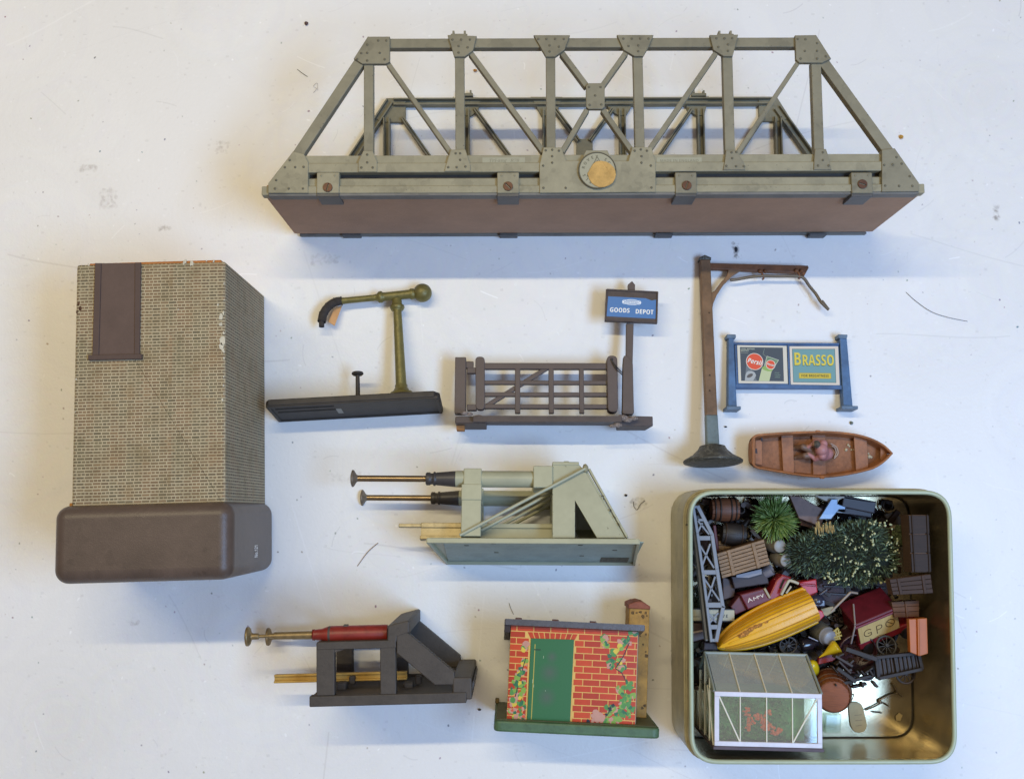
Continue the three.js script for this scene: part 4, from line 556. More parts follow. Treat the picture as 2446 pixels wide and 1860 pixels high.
// ---------- smaller grey buffer stop ----------
{
  const F = new Frame('buffer_stop', 'smaller dark grey plastic buffer stop with red cylinder and brass rail', 'model buffer stop', zI(662, 915), 55, { yaw: 1.45, drop: true });
  const m = mat('#443d36', { t: 'grime', tile: 26, r: 0.6, b: 0.1, btile: 8 }), md = mat('#4a433d', { t: 'grime', tile: 20, r: 0.65, b: 0.1 }), red = mat('#86291f', { t: 'grime', tile: 14, r: 0.42, b: 0.05 }), brass = mat('#bd9a52', { t: 'grime', tile: 10, r: 0.45, m: 0.35 }), old = mat('#8a7550', { t: 'grime', tile: 8, r: 0.42, m: 0.5 });
  const p = (x, y, z = 55) => F.at(zI(x, y), z), p3 = (x, y, z) => F.at3(zI(x, y), z);
  const B0 = p(662, 915), B1 = p(2050, 880), yb = 0, yt = p(900, 824)[1];
  F.part('base', [box(0, B1[0] - 0.6, yb, yt, 0.3, 55, 0.5), box(-0.2, B1[0] - 0.4, yb, yt + 0.5, 50.5, 55.3, 0.5), box(0.6, B1[0] - 1, yt - 0.4, yt + 0.6, 0.4, 5, 0.4)], m);
  const f = (x0, x1, y0, y1) => [p(x0, 0)[0], p(x1, 0)[0], p(0, y1)[1], p(0, y0)[1]];
  const rect = (x0, x1, y0, y1) => { const a = p(x0, y0), b = p(x1, y1); return [a[0], b[0], b[1], a[1]]; };
  for (const [z0, z1] of [[50, 54.6], [0.6, 5.2]]) {
    F.part('post', box(...rect(716, 878, 352, 815), z0, z1, 0.4), m); F.part('post', box(...rect(1276, 1420, 340, 810), z0, z1, 0.4), m);
    F.part('top_beam', box(...rect(720, 1420, 345, 396), z0 - 0.2, z1 + 0.2, 0.4), m);
    F.part('back_strut', poly([p(1424, 270), p(1520, 262), p(1935, 610), p(1935, 720), p(1760, 722), p(1424, 440)], z0, z1, 0.4), m);
    F.part('corner_gusset', poly([p(870, 392), p(1010, 394), p(875, 440)], z0 + 0.4, z1 - 0.4, 0.2), md);
  }
  F.part('head_beam', box(...rect(724, 870, 348, 402), 5, 50.4, 0.5), md);
  F.part('back_beam', [poly([p(1340, 345), p(1345, 205), p(1400, 186), p(1520, 155), p(1536, 165), p(1536, 262), p(1430, 300), p(1424, 345)], 1, 54.8, 0.6)], m);
  F.part('heel_block', [box(...rect(1915, 2090, 655, 850), 0.8, 54.8, 0.8)], m);
  F.part('heel_end', poly([p(2040, 874), p(2070, 740), p(2098, 690), p(2108, 730), p(2080, 820)], 8, 50, 0.6), md);
  const cy = p(1000, 272, 47)[1];
  for (const z of [47, 9.5]) {
    const c = (x) => V3(p(x, 272, 47)[0], cy - (z < 20 ? 4.4 : 0), z);
    F.part('buffer_cylinder', lathe(c(1345), c(700), [[0, 0], [3.55, 0], [3.6, 24], [3.3, 26], [2.5, 28.4], [2.2, 31.2], [2.4, 31.6], [2.3, 32.4], [0, 32.4]].map(([r, t]) => [r, t * 0.98]), 32), red);
    F.part('band', [cyl(c(875), c(828), 3.6, 3.5, 24), box(c(960).x, c(1000).x, c(960).y + 3, c(960).y + 4.0, z - 1.5, z + 1.5, 0.3)], md);
    F.part('plunger', [cyl(c(706), c(350), 1.7, 1.55, 24), cyl(c(350), c(308), 1.2, 1.1, 20), cyl(c(312), c(195), 0.75, 0.75, 16), lathe(c(210), c(90), [[0.7, -0.4], [1.3, 0], [1.35, 2.4], [1.6, 3]], 20)], old);
    F.part('buffer_head', lathe(c(152), c(80), [[1.2, 0], [3.6, 0.9], [4.1, 1.5], [4.0, 2.2], [2.2, 2.7], [0, 2.8]], 30), old);
  }
  for (const z of [30]) {
    const r = (x, y) => F.at(zI(x, y), 35), x0 = r(330, 0)[0], x1 = r(1500, 0)[0], yr = (y) => r(900, y)[1];
    F.part('rail', [box(x0, x1, yr(650), yr(628), z - 1.3, z + 1.3, 0.3), box(x0, x1, yr(690), yr(645), z - 0.5, z + 0.5, 0.1), box(x0, x1, yr(702), yr(682), z - 2, z + 2, 0.3)], brass);
    for (const x of [945, 1530]) { const q = r(x, 720); F.part('rail_chair', [box(q[0] - 2.0, q[0] + 2.2, q[1] - 3.4, q[1] + 1.4, z + 2, z + 8, 0.9), box(q[0] + 2.6, q[0] + 5.4, q[1] - 0.4, q[1] + 3.4, z - 1, z + 3, 0.8), box(q[0] - 2.6, q[0] + 3.2, q[1] - 3.2, q[1] - 2, z - 4, z + 4.6, 0.3)], md); }
  }
}

// ---------- tinplate platelayer's hut ----------
{
  const F = new Frame('tinplate_hut', 'toy tinplate brick hut with green door, painted climbing flowers and ochre chimney', 'model hut', zJ(176, 1490), 45, { yaw: -2.6, drop: true });
  const ZW = 40, p = (x, y, z = ZW) => F.at(zJ(x, y), z), P3 = (x, y, z) => F.at3(zJ(x, y), z);
  const gr = mat('#4a6746', { t: 'grime', tile: 22, r: 0.5, b: 0.05 }), gr2 = mat('#565a3e', { t: 'grime', tile: 22, r: 0.55, b: 0.05 }), lead = mat('#5c5a5c', { t: 'grime', tile: 14, r: 0.38, m: 0.5, b: 0.05 }), cream = mat('#a8976c', { t: 'grime', tile: 20, r: 0.5 });
  const x0 = F.at(zJ(178, 1440), 45)[0], x1 = F.at(zJ(1985, 1500), 45)[0], yb = p(900, 1400, 45)[1];
  F.part('base', [polyXZ(roundPoly([[x0, 0.4], [x1 - 1, 0.4], [x1, 45], [x0, 45]], 3, 5), 0.2, yb, 0.8)], gr);
  F.part('base_top', polyXZ([[x0 + 1, 1.4], [x1 - 2, 1.4], [x1 - 1.4, 42], [x0 + 1, 42]], yb - 0.1, yb + 0.25, 0.1), gr2);
  F.part('base_tab', box(x0 - 0.2, x0 + 1.6, yb, yb + 2.2, 2, 5, 0.4), mat('#6d5a32', { t: 'worn', tile: 5 }));
  const TL = p(376, 322), TR = p(1757, 378), BR = p(1714, 1446), BL = p(318, 1376), wx0 = BL[0], wx1 = BR[0], wy0 = BL[1], wy1 = TL[1];
  const W = wx1 - wx0, H = wy1 - wy0;
  const wall = F.part('front_wall', box(wx0, wx1, wy0, wy1, ZW - 1.2, ZW, 0.15), mat('#dcae58', { t: 'soft', tile: 30, r: 0.42 }));
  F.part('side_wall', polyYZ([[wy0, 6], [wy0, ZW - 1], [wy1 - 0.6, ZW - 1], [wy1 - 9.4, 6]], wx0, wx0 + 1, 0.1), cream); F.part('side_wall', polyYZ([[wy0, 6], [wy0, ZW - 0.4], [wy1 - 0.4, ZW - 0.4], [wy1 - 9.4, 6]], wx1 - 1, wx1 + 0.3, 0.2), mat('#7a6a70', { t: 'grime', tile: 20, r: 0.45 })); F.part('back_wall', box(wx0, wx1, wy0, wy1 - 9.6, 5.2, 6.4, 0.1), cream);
  // bricks: 15 courses, each brick its own piece; an arch of slanting bricks over the door
  const D0 = p(582, 472), D1 = p(1050, 486), D2 = p(1005, 1412), D3 = p(535, 1390), dx0 = (D0[0] + D3[0]) / 2 - 0.3, dx1 = (D1[0] + D2[0]) / 2 + 0.3, dy = D0[1] - 0.2;
  const reds = ['#c23c08', '#b83706', '#c8430c', '#b03206'].map((c) => mat(c, { t: 'soft', tile: 9, r: 0.4 }));
  const rows = 15, ch = H / rows, bw = 7.3, gap = 0.42, cache = new Map();
  const brick = (a, b, y0, y1) => { a = Math.max(a, wx0 + 0.1); b = Math.min(b, wx1 - 0.2); if (b - a < 0.5) return; const k = [(b - a).toFixed(1), (y1 - y0).toFixed(1)].join(); if (!cache.has(k)) cache.set(k, build(box(0, b - a, 0, y1 - y0, 0, 0.16, 0))); const me = new THREE.Mesh(cache.get(k), reds[rnd(0, 4) | 0]); me.name = 'brick'; me.position.set(a / 1000, y0 / 1000, (ZW - 0.01) / 1000); me.castShadow = me.receiveShadow = true; wall.add(me); };
  for (let r = 0; r < rows; r++) {
    const y1 = wy1 - r * ch - gap / 2, y0 = y1 - ch + gap;
    for (let k = -1; k < 10; k++) {
      let a = wx0 + k * bw + (r % 2 ? -0.8 : 2.7) + gap / 2, b = a + bw - gap; const arch = r === 1, ax0 = dx0 - 1.2, ax1 = dx1 + 1.6;
      if (y0 > dy && !arch) { brick(a, b, y0, y1); continue; }
      const c0 = arch ? ax0 : dx0, c1 = arch ? ax1 : dx1;
      if (b <= c0 || a >= c1) brick(a, b, y0, y1); else { if (a < c0 - 0.6) brick(a, c0 - gap, y0, y1); if (b > c1 + 0.6) brick(c1 + gap, b, y0, y1); }
    }
  }
  { const ay1 = wy1 - ch - gap / 2, ay0 = dy + 0.15, n = 9, ax0 = dx0 - 1.2, ax1 = dx1 + 1.6, s = (ax1 - ax0) / n; for (let i = 0; i < n; i++) { const t = (k) => ax0 + k * s, lean = (k) => ((k / n) - 0.5) * -2.6; F.part('brick', poly([[t(i) + gap / 2 , ay1], [t(i + 1) - gap / 2, ay1], [t(i + 1) - gap / 2 + lean(i + 1), ay0], [t(i) + gap / 2 + lean(i), ay0]], ZW - 0.01, ZW + 0.15, 0), reds[i % 4], { parent: wall }); } }
  const dt = canvasTex(256, 480, (x, w, h) => { x.fillStyle = '#2f6a3e'; x.fillRect(0, 0, w, h); for (const [cx, cy, r] of [[120, 190, 70], [110, 330, 66], [130, 100, 40]]) { const g = x.createRadialGradient(cx, cy, 0, cx, cy, r); g.addColorStop(0, 'rgba(88,92,84,0.75)'); g.addColorStop(1, 'rgba(88,92,84,0)'); x.fillStyle = g; x.fillRect(0, 0, w, h); } jitter(x, w, h, 900, 0.14, ['#1f4a2a', '#5c8a60', '#767a70']); x.fillStyle = '#b9a448'; x.fillRect(22, 30, 5, 430); x.fillStyle = '#1f3f28'; x.fillRect(20, 58, 40, 7); x.fillStyle = '#c9cfae'; for (const [a, b, l] of [[78, 96, 14], [20, 232, 22], [28, 262, 16], [100, 292, 6]]) x.fillRect(a, b, 2, l); });
  const dq = [D0, D1, D2, D3];
  const door = F.part('door', poly(dq, ZW - 0.4, ZW + 0.42, 0.15), mat('#2f6a3e', { t: 'grime', r: 0.4 }));
  F.part('door_face', printQuad([[D0[0] + 0.2, D0[1] - 0.2], [D1[0] - 0.2, D1[1] - 0.2], [D2[0] - 0.2, D2[1] + 0.2], [D3[0] + 0.2, D3[1] + 0.2]], ZW + 0.46), printMat(dt, 0.36), { keepUV: true, parent: door });
  // lithographed climbing plants
  const fol = { '#4f8a3e': [], '#7ea23c': [], '#2a6a44': [], '#d3b83a': [], '#c28d78': [], '#22202c': [], '#d2542e': [] };
  const spots = [[[515, 560, 22, 50], [545, 620, 14, 30], [520, 740, 40, 40], [490, 830, 34, 40], [430, 850, 46, 40], [410, 940, 46, 46], [490, 970, 36, 50], [390, 1030, 50, 50], [470, 1080, 46, 60], [400, 1170, 60, 60], [480, 1210, 40, 50], [380, 1260, 60, 60], [440, 1310, 60, 50], [490, 1330, 30, 40]], [[1380, 480, 44, 50], [1390, 540, 24, 36], [1690, 415, 44, 30], [1580, 520, 40, 40], [1640, 500, 36, 40], [1560, 580, 40, 40], [1500, 640, 60, 50], [1460, 700, 50, 60], [1540, 720, 50, 60], [1450, 770, 40, 50], [1560, 800, 34, 50]], [[1640, 980, 44, 50], [1560, 1030, 50, 40], [1600, 1110, 50, 50], [1670, 1130, 44, 60], [1590, 1190, 50, 50], [1650, 1220, 60, 60], [1540, 1280, 60, 50], [1620, 1310, 60, 60], [1440, 1370, 70, 34], [1330, 1350, 50, 36], [1290, 1320, 50, 50], [1520, 1360, 60, 40], [1420, 1260, 40, 60], [1460, 1230, 40, 40]]];
  let lay = 0;
  spots.forEach((grp, gi) => grp.forEach(([x, y, w, h]) => { for (let i = 0; i < 8; i++) { const cols = gi === 0 ? ['#4f8a3e', '#c28d78', '#7ea23c', '#2a6a44', '#c28d78', '#d3b83a'] : gi === 1 ? ['#4f8a3e', '#7ea23c', '#2a6a44', '#d3b83a', '#4f8a3e', '#c28d78'] : ['#4f8a3e', '#7ea23c', '#2a6a44', '#4f8a3e', '#7ea23c', '#c28d78']; const c = (x > 1280 && x < 1350) ? '#c28d78' : cols[rnd(0, 6) | 0]; const q = p(x + rnd(-w, w) * 0.8, y + rnd(-h, h) * 0.7); if (q[0] < wx0 + 1 || q[0] > wx1 - 1 || (q[0] > dx0 - 0.8 && q[0] < dx1 + 0.8 && q[1] < dy)) continue; lay = (lay + 1) % 40; const z = ZW + 0.17 + lay * 0.003; fol[c].push(poly(blob(q[0], q[1], rnd(0.6, 1.5), 8, rnd(0.55, 1), 0.3, rnd(0, 3)), z - 0.12, z, 0)); } }));
  for (const [x, y, r] of [[380, 1255, 0.5], [345, 1300, 0.4], [500, 1320, 0.7]]) { const q = p(x, y); fol['#d2542e'].push(poly(blob(q[0], q[1], r), ZW, ZW + 0.31, 0)); }
  for (const seg of [[[525, 690], [470, 880], [440, 1000], [400, 1150]], [[1650, 520], [1590, 660], [1500, 800], [1570, 850], [1610, 925]], [[1460, 1190], [1420, 1290], [1360, 1350]]]) for (let i = 0; i + 1 < seg.length; i++) fol['#22202c'].push(bar(p(...seg[i]), p(...seg[i + 1]), 0.35, ZW, ZW + 0.24, 0));
  for (const [x, y, r] of [[1440, 1240, 0.9], [1475, 1200, 0.7], [1205, 1370, 0.7], [1400, 1300, 0.6]]) { const q = p(x, y); fol['#22202c'].push(poly(blob(q[0], q[1], r), ZW, ZW + 0.3, 0)); }
  const names = { '#4f8a3e': 'printed_leaves', '#7ea23c': 'printed_leaves', '#2a6a44': 'printed_leaves', '#d3b83a': 'printed_blossom', '#c28d78': 'printed_blossom', '#22202c': 'printed_stem', '#d2542e': 'printed_blossom' };
  for (const [c, l] of Object.entries(fol)) if (l.length) F.part(names[c], l, mat(c, { t: 'soft', tile: 8, r: 0.42 }), { parent: wall, kind: 'stuff' });
  // roof with folded edge
  const R0 = p(298, 252, 44), R1 = p(1822, 312, 44), R2 = p(1818, 372, 44);
  F.part('roof', polyYZ([[wy1 + 0.15, 44], [wy1 + 2.7, 44], [wy1 - 7.5, 2.5], [wy1 - 10, 2.5]], R0[0], R1[0], 0.5), lead);
  F.part('roof_lip', [polyYZ([[wy1 - 3.2, 41], [wy1 + 0.4, 42.5], [wy1 - 7, 12], [wy1 - 10, 12]], R0[0], R0[0] + 2.6, 0.4)], mat('#3d3432', { t: 'grime', tile: 10 }));
  F.part('roof_rivet', [[450, 242], [850, 262], [1260, 282]].map(([x, y]) => { const q = p(x, y, 43); return box(q[0] - 1.4, q[0] + 1.4, wy1 + 2.3, wy1 + 3.0, 40, 43.4, 0.25); }), mat('#6e463a', { t: 'grime' }));
  // chimney standing behind the end wall
  const ck = mat('#a0762f', { t: 'mud', tile: 40, r: 0.65, b: 0.12 }), rust = mat('#8a4c34', { t: 'grime', tile: 10, r: 0.7, b: 0.1 }), ZC = 24;
  const c0 = p(1650, 155, ZC), c1 = p(1868, 300, ZC), cbm = p(1840, 1290, ZC);
  const stack = F.part('chimney_stack', box(c0[0], c1[0], yb, c0[1] + 0.5, 9, ZC, 0.5), ck);
  const k0 = p(1640, 150, ZC + 1), k1 = p(1878, 150, ZC + 1), kt = p(1760, 72, ZC + 1);
  F.part('chimney_cap', poly([[k0[0], k0[1]], [k1[0], k0[1]], [k1[0], k0[1] + 1.3], [k1[0] - 2.5, kt[1] - 0.5], [(k0[0] + k1[0]) / 2, kt[1]], [k0[0] + 2.5, kt[1] - 0.4], [k0[0], k0[1] + 1.8]], 8, ZC + 1, 0.5), rust, { parent: stack });
  F.part('rust_spot', [[1690, 195], [1730, 195], [1770, 190], [1800, 240], [1840, 230], [1830, 200], [1800, 540], [1830, 620], [1835, 660], [1770, 450], [1830, 430], [1790, 1230], [1820, 1200]].map(([x, y]) => { const q = p(x, y, ZC); return poly(blob(q[0], q[1], rnd(0.35, 0.8), 8, 1, 0.4), ZC - 0.1, ZC + 0.08, 0.02); }), mat('#5c4420', { t: 'worn', tile: 4, r: 0.8 }), { parent: stack, kind: 'stuff' });
}

// ---------- open tin ----------
{
  const F = new Frame('open_tin', 'square pale green metal tin without its lid, full of small model pieces', 'tin', zK(178, 1604), 45, { drop: true });
  const q = F.pts(zK, 45, 168, 64, 1648, 64, 1684, 1604, 178, 1604), cx = q.reduce((s, p) => s + p[0], 0) / 4, cy = q.reduce((s, p) => s + p[1], 0) / 4;
  const ring = (o, r = 11) => roundPoly(q.map(([x, y]) => [x + Math.sign(x - cx) * o, y + Math.sign(y - cy) * o]), r + o, 12);
  const paint = mat('#aba382', { t: 'grime', tile: 34, r: 0.42, b: 0.04 }), rimM = mat('#a9b295', { t: 'soft', tile: 30, r: 0.36 }), inn = mat('#a89b7c', { t: 'grime', tile: 60, r: 0.24, m: 0.82 }), floorM = mat('#a3977a', { t: 'grime', tile: 50, r: 0.26, m: 0.86, b: 0.02, btile: 30 });
  F.part('body', poly(ring(2.0), 0.2, 36.5, 0.8, [ring(-0.2).reverse()]), paint);
  F.part('neck', poly(ring(0.5), 36, 44.8, 0, [ring(-0.3).reverse()]), paint);
  F.part('rim', tube(ring(0.15).map(([x, y]) => V3(x, y, 44.8)), 1.0, 220, 10, true), rimM);
  F.part('shoulder_bead', tube(ring(1.5).map(([x, y]) => V3(x, y, 36.2)), 0.55, 200, 8, true), paint);
  F.part('inner_wall', poly(ring(-0.25), 0.6, 44.4, 0, [ring(-0.6).reverse()]), inn);
  F.part('floor', poly(ring(-0.3), 0.3, 1.0, 0), floorM);
  F.part('floor_seam', tube(ring(-0.9).map(([x, y]) => V3(x, y, 1.2)), 0.32, 160, 6, true), mat('#3c362c', { t: 'grime', r: 0.5, m: 0.5 }));
  F.part('seam', box(ring(0.5)[0][0] - 0.4, ring(0.5)[0][0] + 0.1, q[0][1] - 14, q[0][1] - 13.4, 36.6, 44, 0.1), mat('#5c5844', { t: null }));
}
const T = (name, label, cat, zf, x, y, h, o = {}) => new Frame(name, label, cat, zf(x, y), h, o);
const wood = mat('#7d6243', { t: 'wood', tile: 14, r: 0.6, b: 0.15, btile: 5 }), woodD = mat('#5b4331', { t: 'wood', tile: 14, r: 0.6, b: 0.15, btile: 5 }), darkR = mat('#571d20', { t: 'grime', tile: 12, r: 0.5 }), red = mat('#8f1c24', { t: 'grime', tile: 14, r: 0.4 }), black = mat('#262225', { t: 'grime', tile: 10, r: 0.45 }), maroonM = mat('#6a1722', { t: 'grime', tile: 16, r: 0.42 }), cream = mat('#c9b27a', { t: 'wood', tile: 9, r: 0.6 });

{ // greenhouse lying on its back wall
  const F = T('model_greenhouse', 'white framed model greenhouse with clear panes lying on its back in the tin', 'model greenhouse', zK, 305, 1515, 46, { drop: true, yaw: -1.4 });
  const g = (x, y, z) => F.at(zK(x, y), z), white = mat('#d3d0d8', { t: 'soft', tile: 20, r: 0.4 }), barM = mat('#dcd6c0', { t: null, r: 0.5 }), frost = mat('#8f978f', { t: 'soft', tile: 20, r: 0.4 });
  const pane = new THREE.MeshPhysicalMaterial({ color: new THREE.Color().setRGB(0.9, 0.93, 0.9), roughness: 0.04, transmission: 0.95, thickness: 0, ior: 1.45 });
  const milky = new THREE.MeshPhysicalMaterial({ color: new THREE.Color().setRGB(0.9, 0.93, 0.9), roughness: 0.08, transmission: 0.77, thickness: 0, ior: 1.45 });
  const W = g(925, 1515, 46)[0], H = g(300, 1202, 46)[1], RY = H + 13, ZR = 23, Z1 = 46, Z0 = 2;
  F.part('base', [box(-0.6, W + 0.6, -1.4, 0, Z0, Z1 + 0.6, 0.3)], mat('#54474e', { t: 'grime', tile: 10, r: 0.6 }));
  const w = 2.0;
  const front = F.part('front_frame', [box(0, W, 0, w, Z1 - 1.2, Z1, 0.25), box(0, W, H - w, H, Z1 - 1.2, Z1, 0.25), box(0, w, w, H - w, Z1 - 1.25, Z1 - 0.02, 0.2), box(W - w, W, w, H - w, Z1 - 1.25, Z1 - 0.02, 0.2)], white);
  F.part('corner_post', [box(0, 0.9, 0, H, Z0, Z0 + 1), box(W - 0.9, W, 0, H, Z0, Z0 + 1), box(0, 0.8, 0.1, 1, Z0, Z1 - 1.3), box(0, 0.8, H - 1, H, Z0, Z1 - 1.3), box(W - 0.8, W, 0.1, 1, Z0, Z1 - 1.3), box(W - 0.8, W, H - 1, H, Z0, Z1 - 1.3)], frost);
  const gx = [0.24, 0.485, 0.725];
  for (let i = 0; i < 4; i++) { const a = i ? gx[i - 1] : 0.03, b = i < 3 ? gx[i] : 0.97; F.part('pane', box(W * a, W * b, w - 0.3, H - w + 0.3, Z1 - 0.8, Z1 - 0.6, 0), pane, { parent: front }); }
  for (const k of gx) F.part('glazing_bar', box(W * k - 0.24, W * k + 0.24, w, H - w, Z1 - 0.7, Z1 - 0.1, 0.1), barM);
  F.part('glazing_bar', bar([w, H - w], [W * gx[0] - 0.2, w], 0.6, Z1 - 0.72, Z1 - 0.16, 0.1), barM); F.part('glazing_bar', bar([W - w, H - w], [W * gx[2] + 0.2, w], 0.6, Z1 - 0.72, Z1 - 0.16, 0.1), barM);
  // roof slope facing up the picture, and the one turned to the floor
  const roof = F.part('roof_frame', [cyl(V3(0, RY, ZR), V3(W, RY, ZR), 0.7, 0.7, 8), cyl(V3(0, H, Z1 - 0.8), V3(0, RY, ZR), 0.6, 0.6, 8), cyl(V3(W, H, Z1 - 0.8), V3(W, RY, ZR), 0.6, 0.6, 8), cyl(V3(0, H, Z0 + 0.6), V3(0, RY, ZR), 0.6, 0.6, 8), cyl(V3(W, H, Z0 + 0.6), V3(W, RY, ZR), 0.6, 0.6, 8)], frost);
  for (let i = 0; i < 4; i++) { const a = W * (i ? gx[i - 1] : 0.02), b = W * (i < 3 ? gx[i] : 0.98); F.part('pane', polyYZ([[H, Z1 - 0.9], [RY, ZR + 0.1], [RY, ZR - 0.1], [H, Z1 - 1.1]], a, b, 0), milky, { parent: roof }); }
  F.part('pane', polyYZ([[H, Z0 + 0.9], [RY, ZR - 0.3], [RY, ZR - 0.5], [H, Z0 + 0.7]], 0.8, W - 0.8, 0), pane, { parent: roof });
  for (const k of gx) { F.part('glazing_bar', cyl(V3(W * k, H, Z1 - 0.6), V3(W * k, RY, ZR + 0.4), 0.32, 0.32, 8), barM); F.part('glazing_bar', cyl(V3(W * k, H, Z0 + 0.9), V3(W * k, RY, ZR - 0.4), 0.3, 0.3, 8), barM); }
  for (const x of [0.1, W - 0.3]) F.part('end_pane', polyYZ([[0, Z0 + 1], [0, Z1 - 1.4], [H, Z1 - 1.4], [RY, ZR], [H, Z0 + 1]], x, x + 0.2, 0), pane);
  for (const z of [12, 24, 35]) F.part('glazing_bar', cyl(V3(-0.1, 0, z), V3(-0.1, z === 24 ? RY - 1 : H + 4, z), 0.3, 0.3, 8), barM); F.part('glazing_bar', cyl(V3(-0.1, 0, 44), V3(-0.1, H, 30), 0.28, 0.28, 8), barM);
  F.part('back_wall', box(0.9, W - 0.9, 0.4, H - 0.4, Z0, Z0 + 0.6, 0), mat('#9a988e', { t: 'grime', tile: 14 }));
  // plants inside
  const P1 = T('plant_bed', 'dark green moss and orange flowers seen through the front panes of the model greenhouse', 'model plants', zK, 305, 1515, 46, { drop: true, yaw: -1.4 });
  const bits = []; for (let i = 0; i < 520; i++) { const x = rnd(3, W - 12), y = rnd(0.8, H - 4); bits.push(new THREE.TetrahedronGeometry(rnd(0.5, 1.2)).rotateX(rnd(0, 6)).rotateY(rnd(0, 6)).translate(x, y, 33 + rnd(0, 6))); }
  P1.part('moss', [box(1.2, W - 4, 0.3, H - 2, 8, 34, 1), ...bits], mat('#46803a', { t: 'worn', tile: 6, r: 0.9 }));
  const fl = []; for (const [x, y, r] of [[490, 1320, 3.0], [510, 1375, 2.6], [500, 1405, 2.2], [545, 1345, 1.8], [575, 1350, 2.4], [590, 1385, 2.4], [610, 1320, 1.4], [620, 1400, 2.2], [650, 1430, 2.2], [675, 1425, 1.4], [600, 1410, 1.5]]) { const c = g(x, y, 41); for (let i = 0; i < 16; i++) fl.push(new THREE.IcosahedronGeometry(rnd(0.35, 0.8), 0).translate(c[0] + rnd(-r, r) * 0.6, c[1] + rnd(-r, r) * 0.6, 40 + rnd(0, 3))); }
  P1.part('orange_flowers', fl, mat('#e0601c', { t: 'soft', tile: 5, r: 0.8 }));
}
{ // yellow hull, keel up
  const F = T('upturned_boat', 'bright yellow clinker model boat hull lying keel up on the pile in the tin', 'model boat', zN, 1000, 760, 18, {});
  const m = mat('#e0a612', { t: 'soft', tile: 16, r: 0.36, b: 0.05 });
  const out = outlineStation(F, zN, 2, [1652, 200, 1400, 300, 1150, 410, 900, 520, 700, 620, 560, 740, 480, 870, 450, 960, 432, 1030], [1905, 698, 1650, 810, 1400, 920, 1200, 1020, 1050, 1095, 900, 1112, 700, 1112, 520, 1095, 436, 1036]);
  const A = out(0), B = out(1), ax = V3(B.x - A.x, B.c - A.c, 0).normalize(), L = Math.hypot(B.x - A.x, B.c - A.c), ang = Math.atan2(ax.y, ax.x);
  const st = (t) => { const k = t; return { x: k * L, c: 0, w: 7.6 * Math.pow(Math.max(0, 1 - Math.pow(k, 3.2)), 0.62) * (0.93 + 0.07 * Math.sin(k * 3)) + 0.05, z: 0, d: 1 - 0.35 * Math.pow(k, 3) }; };
  const wid = Math.hypot(A.a.x - A.b.x, A.a.y - A.b.y) / 2, fit = (g) => g.scale(1, 1, -1).rotateZ(ang).translate(A.x, A.c, 2);
  const S2 = (t) => { const s = st(t); return { ...s, w: s.w / 7.6 * wid * 0.90 }; };
  const flip = (g) => { const n = g.index ? g.toNonIndexed() : g, p = n.attributes.position.array; for (let i = 0; i < p.length; i += 9) for (let k = 0; k < 3; k++) { const t = p[i + 3 + k]; p[i + 3 + k] = p[i + 6 + k]; p[i + 6 + k] = t; } n.computeVertexNormals(); return n; };
  F.part('hull', flip(fit(hull({ n: 56, m: 140, st: S2, depth: 9.5, thick: 0.8, flat: 0.5, inner: false }))), m);
  const line = (u) => Array.from({ length: 30 }, (_, i) => { const t = i / 29 * 0.95, s = S2(t), cx = Math.sin((u - 0.5) * Math.PI), k = Math.pow(Math.abs(cx), 0.8) * Math.sign(cx); return V3(s.x, k * s.w, 9.5 * s.d * Math.pow(Math.max(0, 1 - Math.pow(Math.abs(cx), 2.6)), 0.5) + 0.12); });
  F.part('strake_line', [0.12, 0.19, 0.26, 0.33, 0.4, 0.6, 0.67, 0.74, 0.81, 0.88].map((u) => tube(line(u), 0.2, 60, 5).rotateZ(ang).translate(A.x, A.c, 2)), mat('#b07a0a', { t: 'soft', tile: 8, r: 0.5 }));
  const rim = (k) => Array.from({ length: 34 }, (_, i) => { const t = i / 33, s = S2(t); return V3(s.x, k * s.w * 1.08, 0); });
  F.part('gunwale', [tube(rim(1), 0.95, 80, 8).scale(1, 1, 0.8), tube(rim(-1), 0.95, 80, 8).scale(1, 1, 0.8), cyl(rim(1)[0], rim(-1)[0], 0.9, 0.9, 10)].map((g) => g.rotateZ(ang).translate(A.x, A.c, 2)), m);
  const s0 = S2(0); const tp = []; for (let i = 0; i <= 12; i++) { const a = i / 12 * Math.PI; tp.push([Math.cos(a) * s0.w, 9.3 * Math.pow(Math.sin(a), 0.6)]); }
  F.part('transom', polyYZ(tp, 0, 1.1, 0.2).rotateZ(ang).translate(A.x, A.c, 2), mat('#d9ad48', { t: 'soft', tile: 12, r: 0.4 }));
  F.part('keel', tube(Array.from({ length: 12 }, (_, i) => { const t = 0.02 + i / 11 * 0.97; return V3(t * L, 0, 9.4 * (1 - 0.35 * Math.pow(t, 3)) * (t > 0.93 ? 1 - (t - 0.93) * 9 : 1)); }), 0.4, 40, 6).rotateZ(ang).translate(A.x, A.c, 2), m);
  const worn = []; for (const [x, y, w, h] of [[840, 860, 2.4, 1.2], [920, 800, 1.8, 1.0], [1050, 740, 1.6, 0.8], [1150, 695, 1.2, 0.5], [780, 890, 1.2, 0.8], [990, 760, 1.3, 0.8]]) { const c = F.at(zN(x, y), 10.8); worn.push(new THREE.SphereGeometry(1, 12, 6).scale(w, h, 0.5).rotateZ(0.5).translate(c[0], c[1], 10.75)); }
  F.part('worn_patch', worn, mat('#a8702c', { t: 'worn', tile: 5, r: 0.8 })); 
  const c = F.at(zN(1660, 465), 9.6); F.part('chip', poly(blob(c[0], c[1], 1.0, 8, 0.7, 0.4, 1), 10.2, 10.7, 0.1), mat('#8d8a80', { t: 'soft', r: 0.5 }));
}
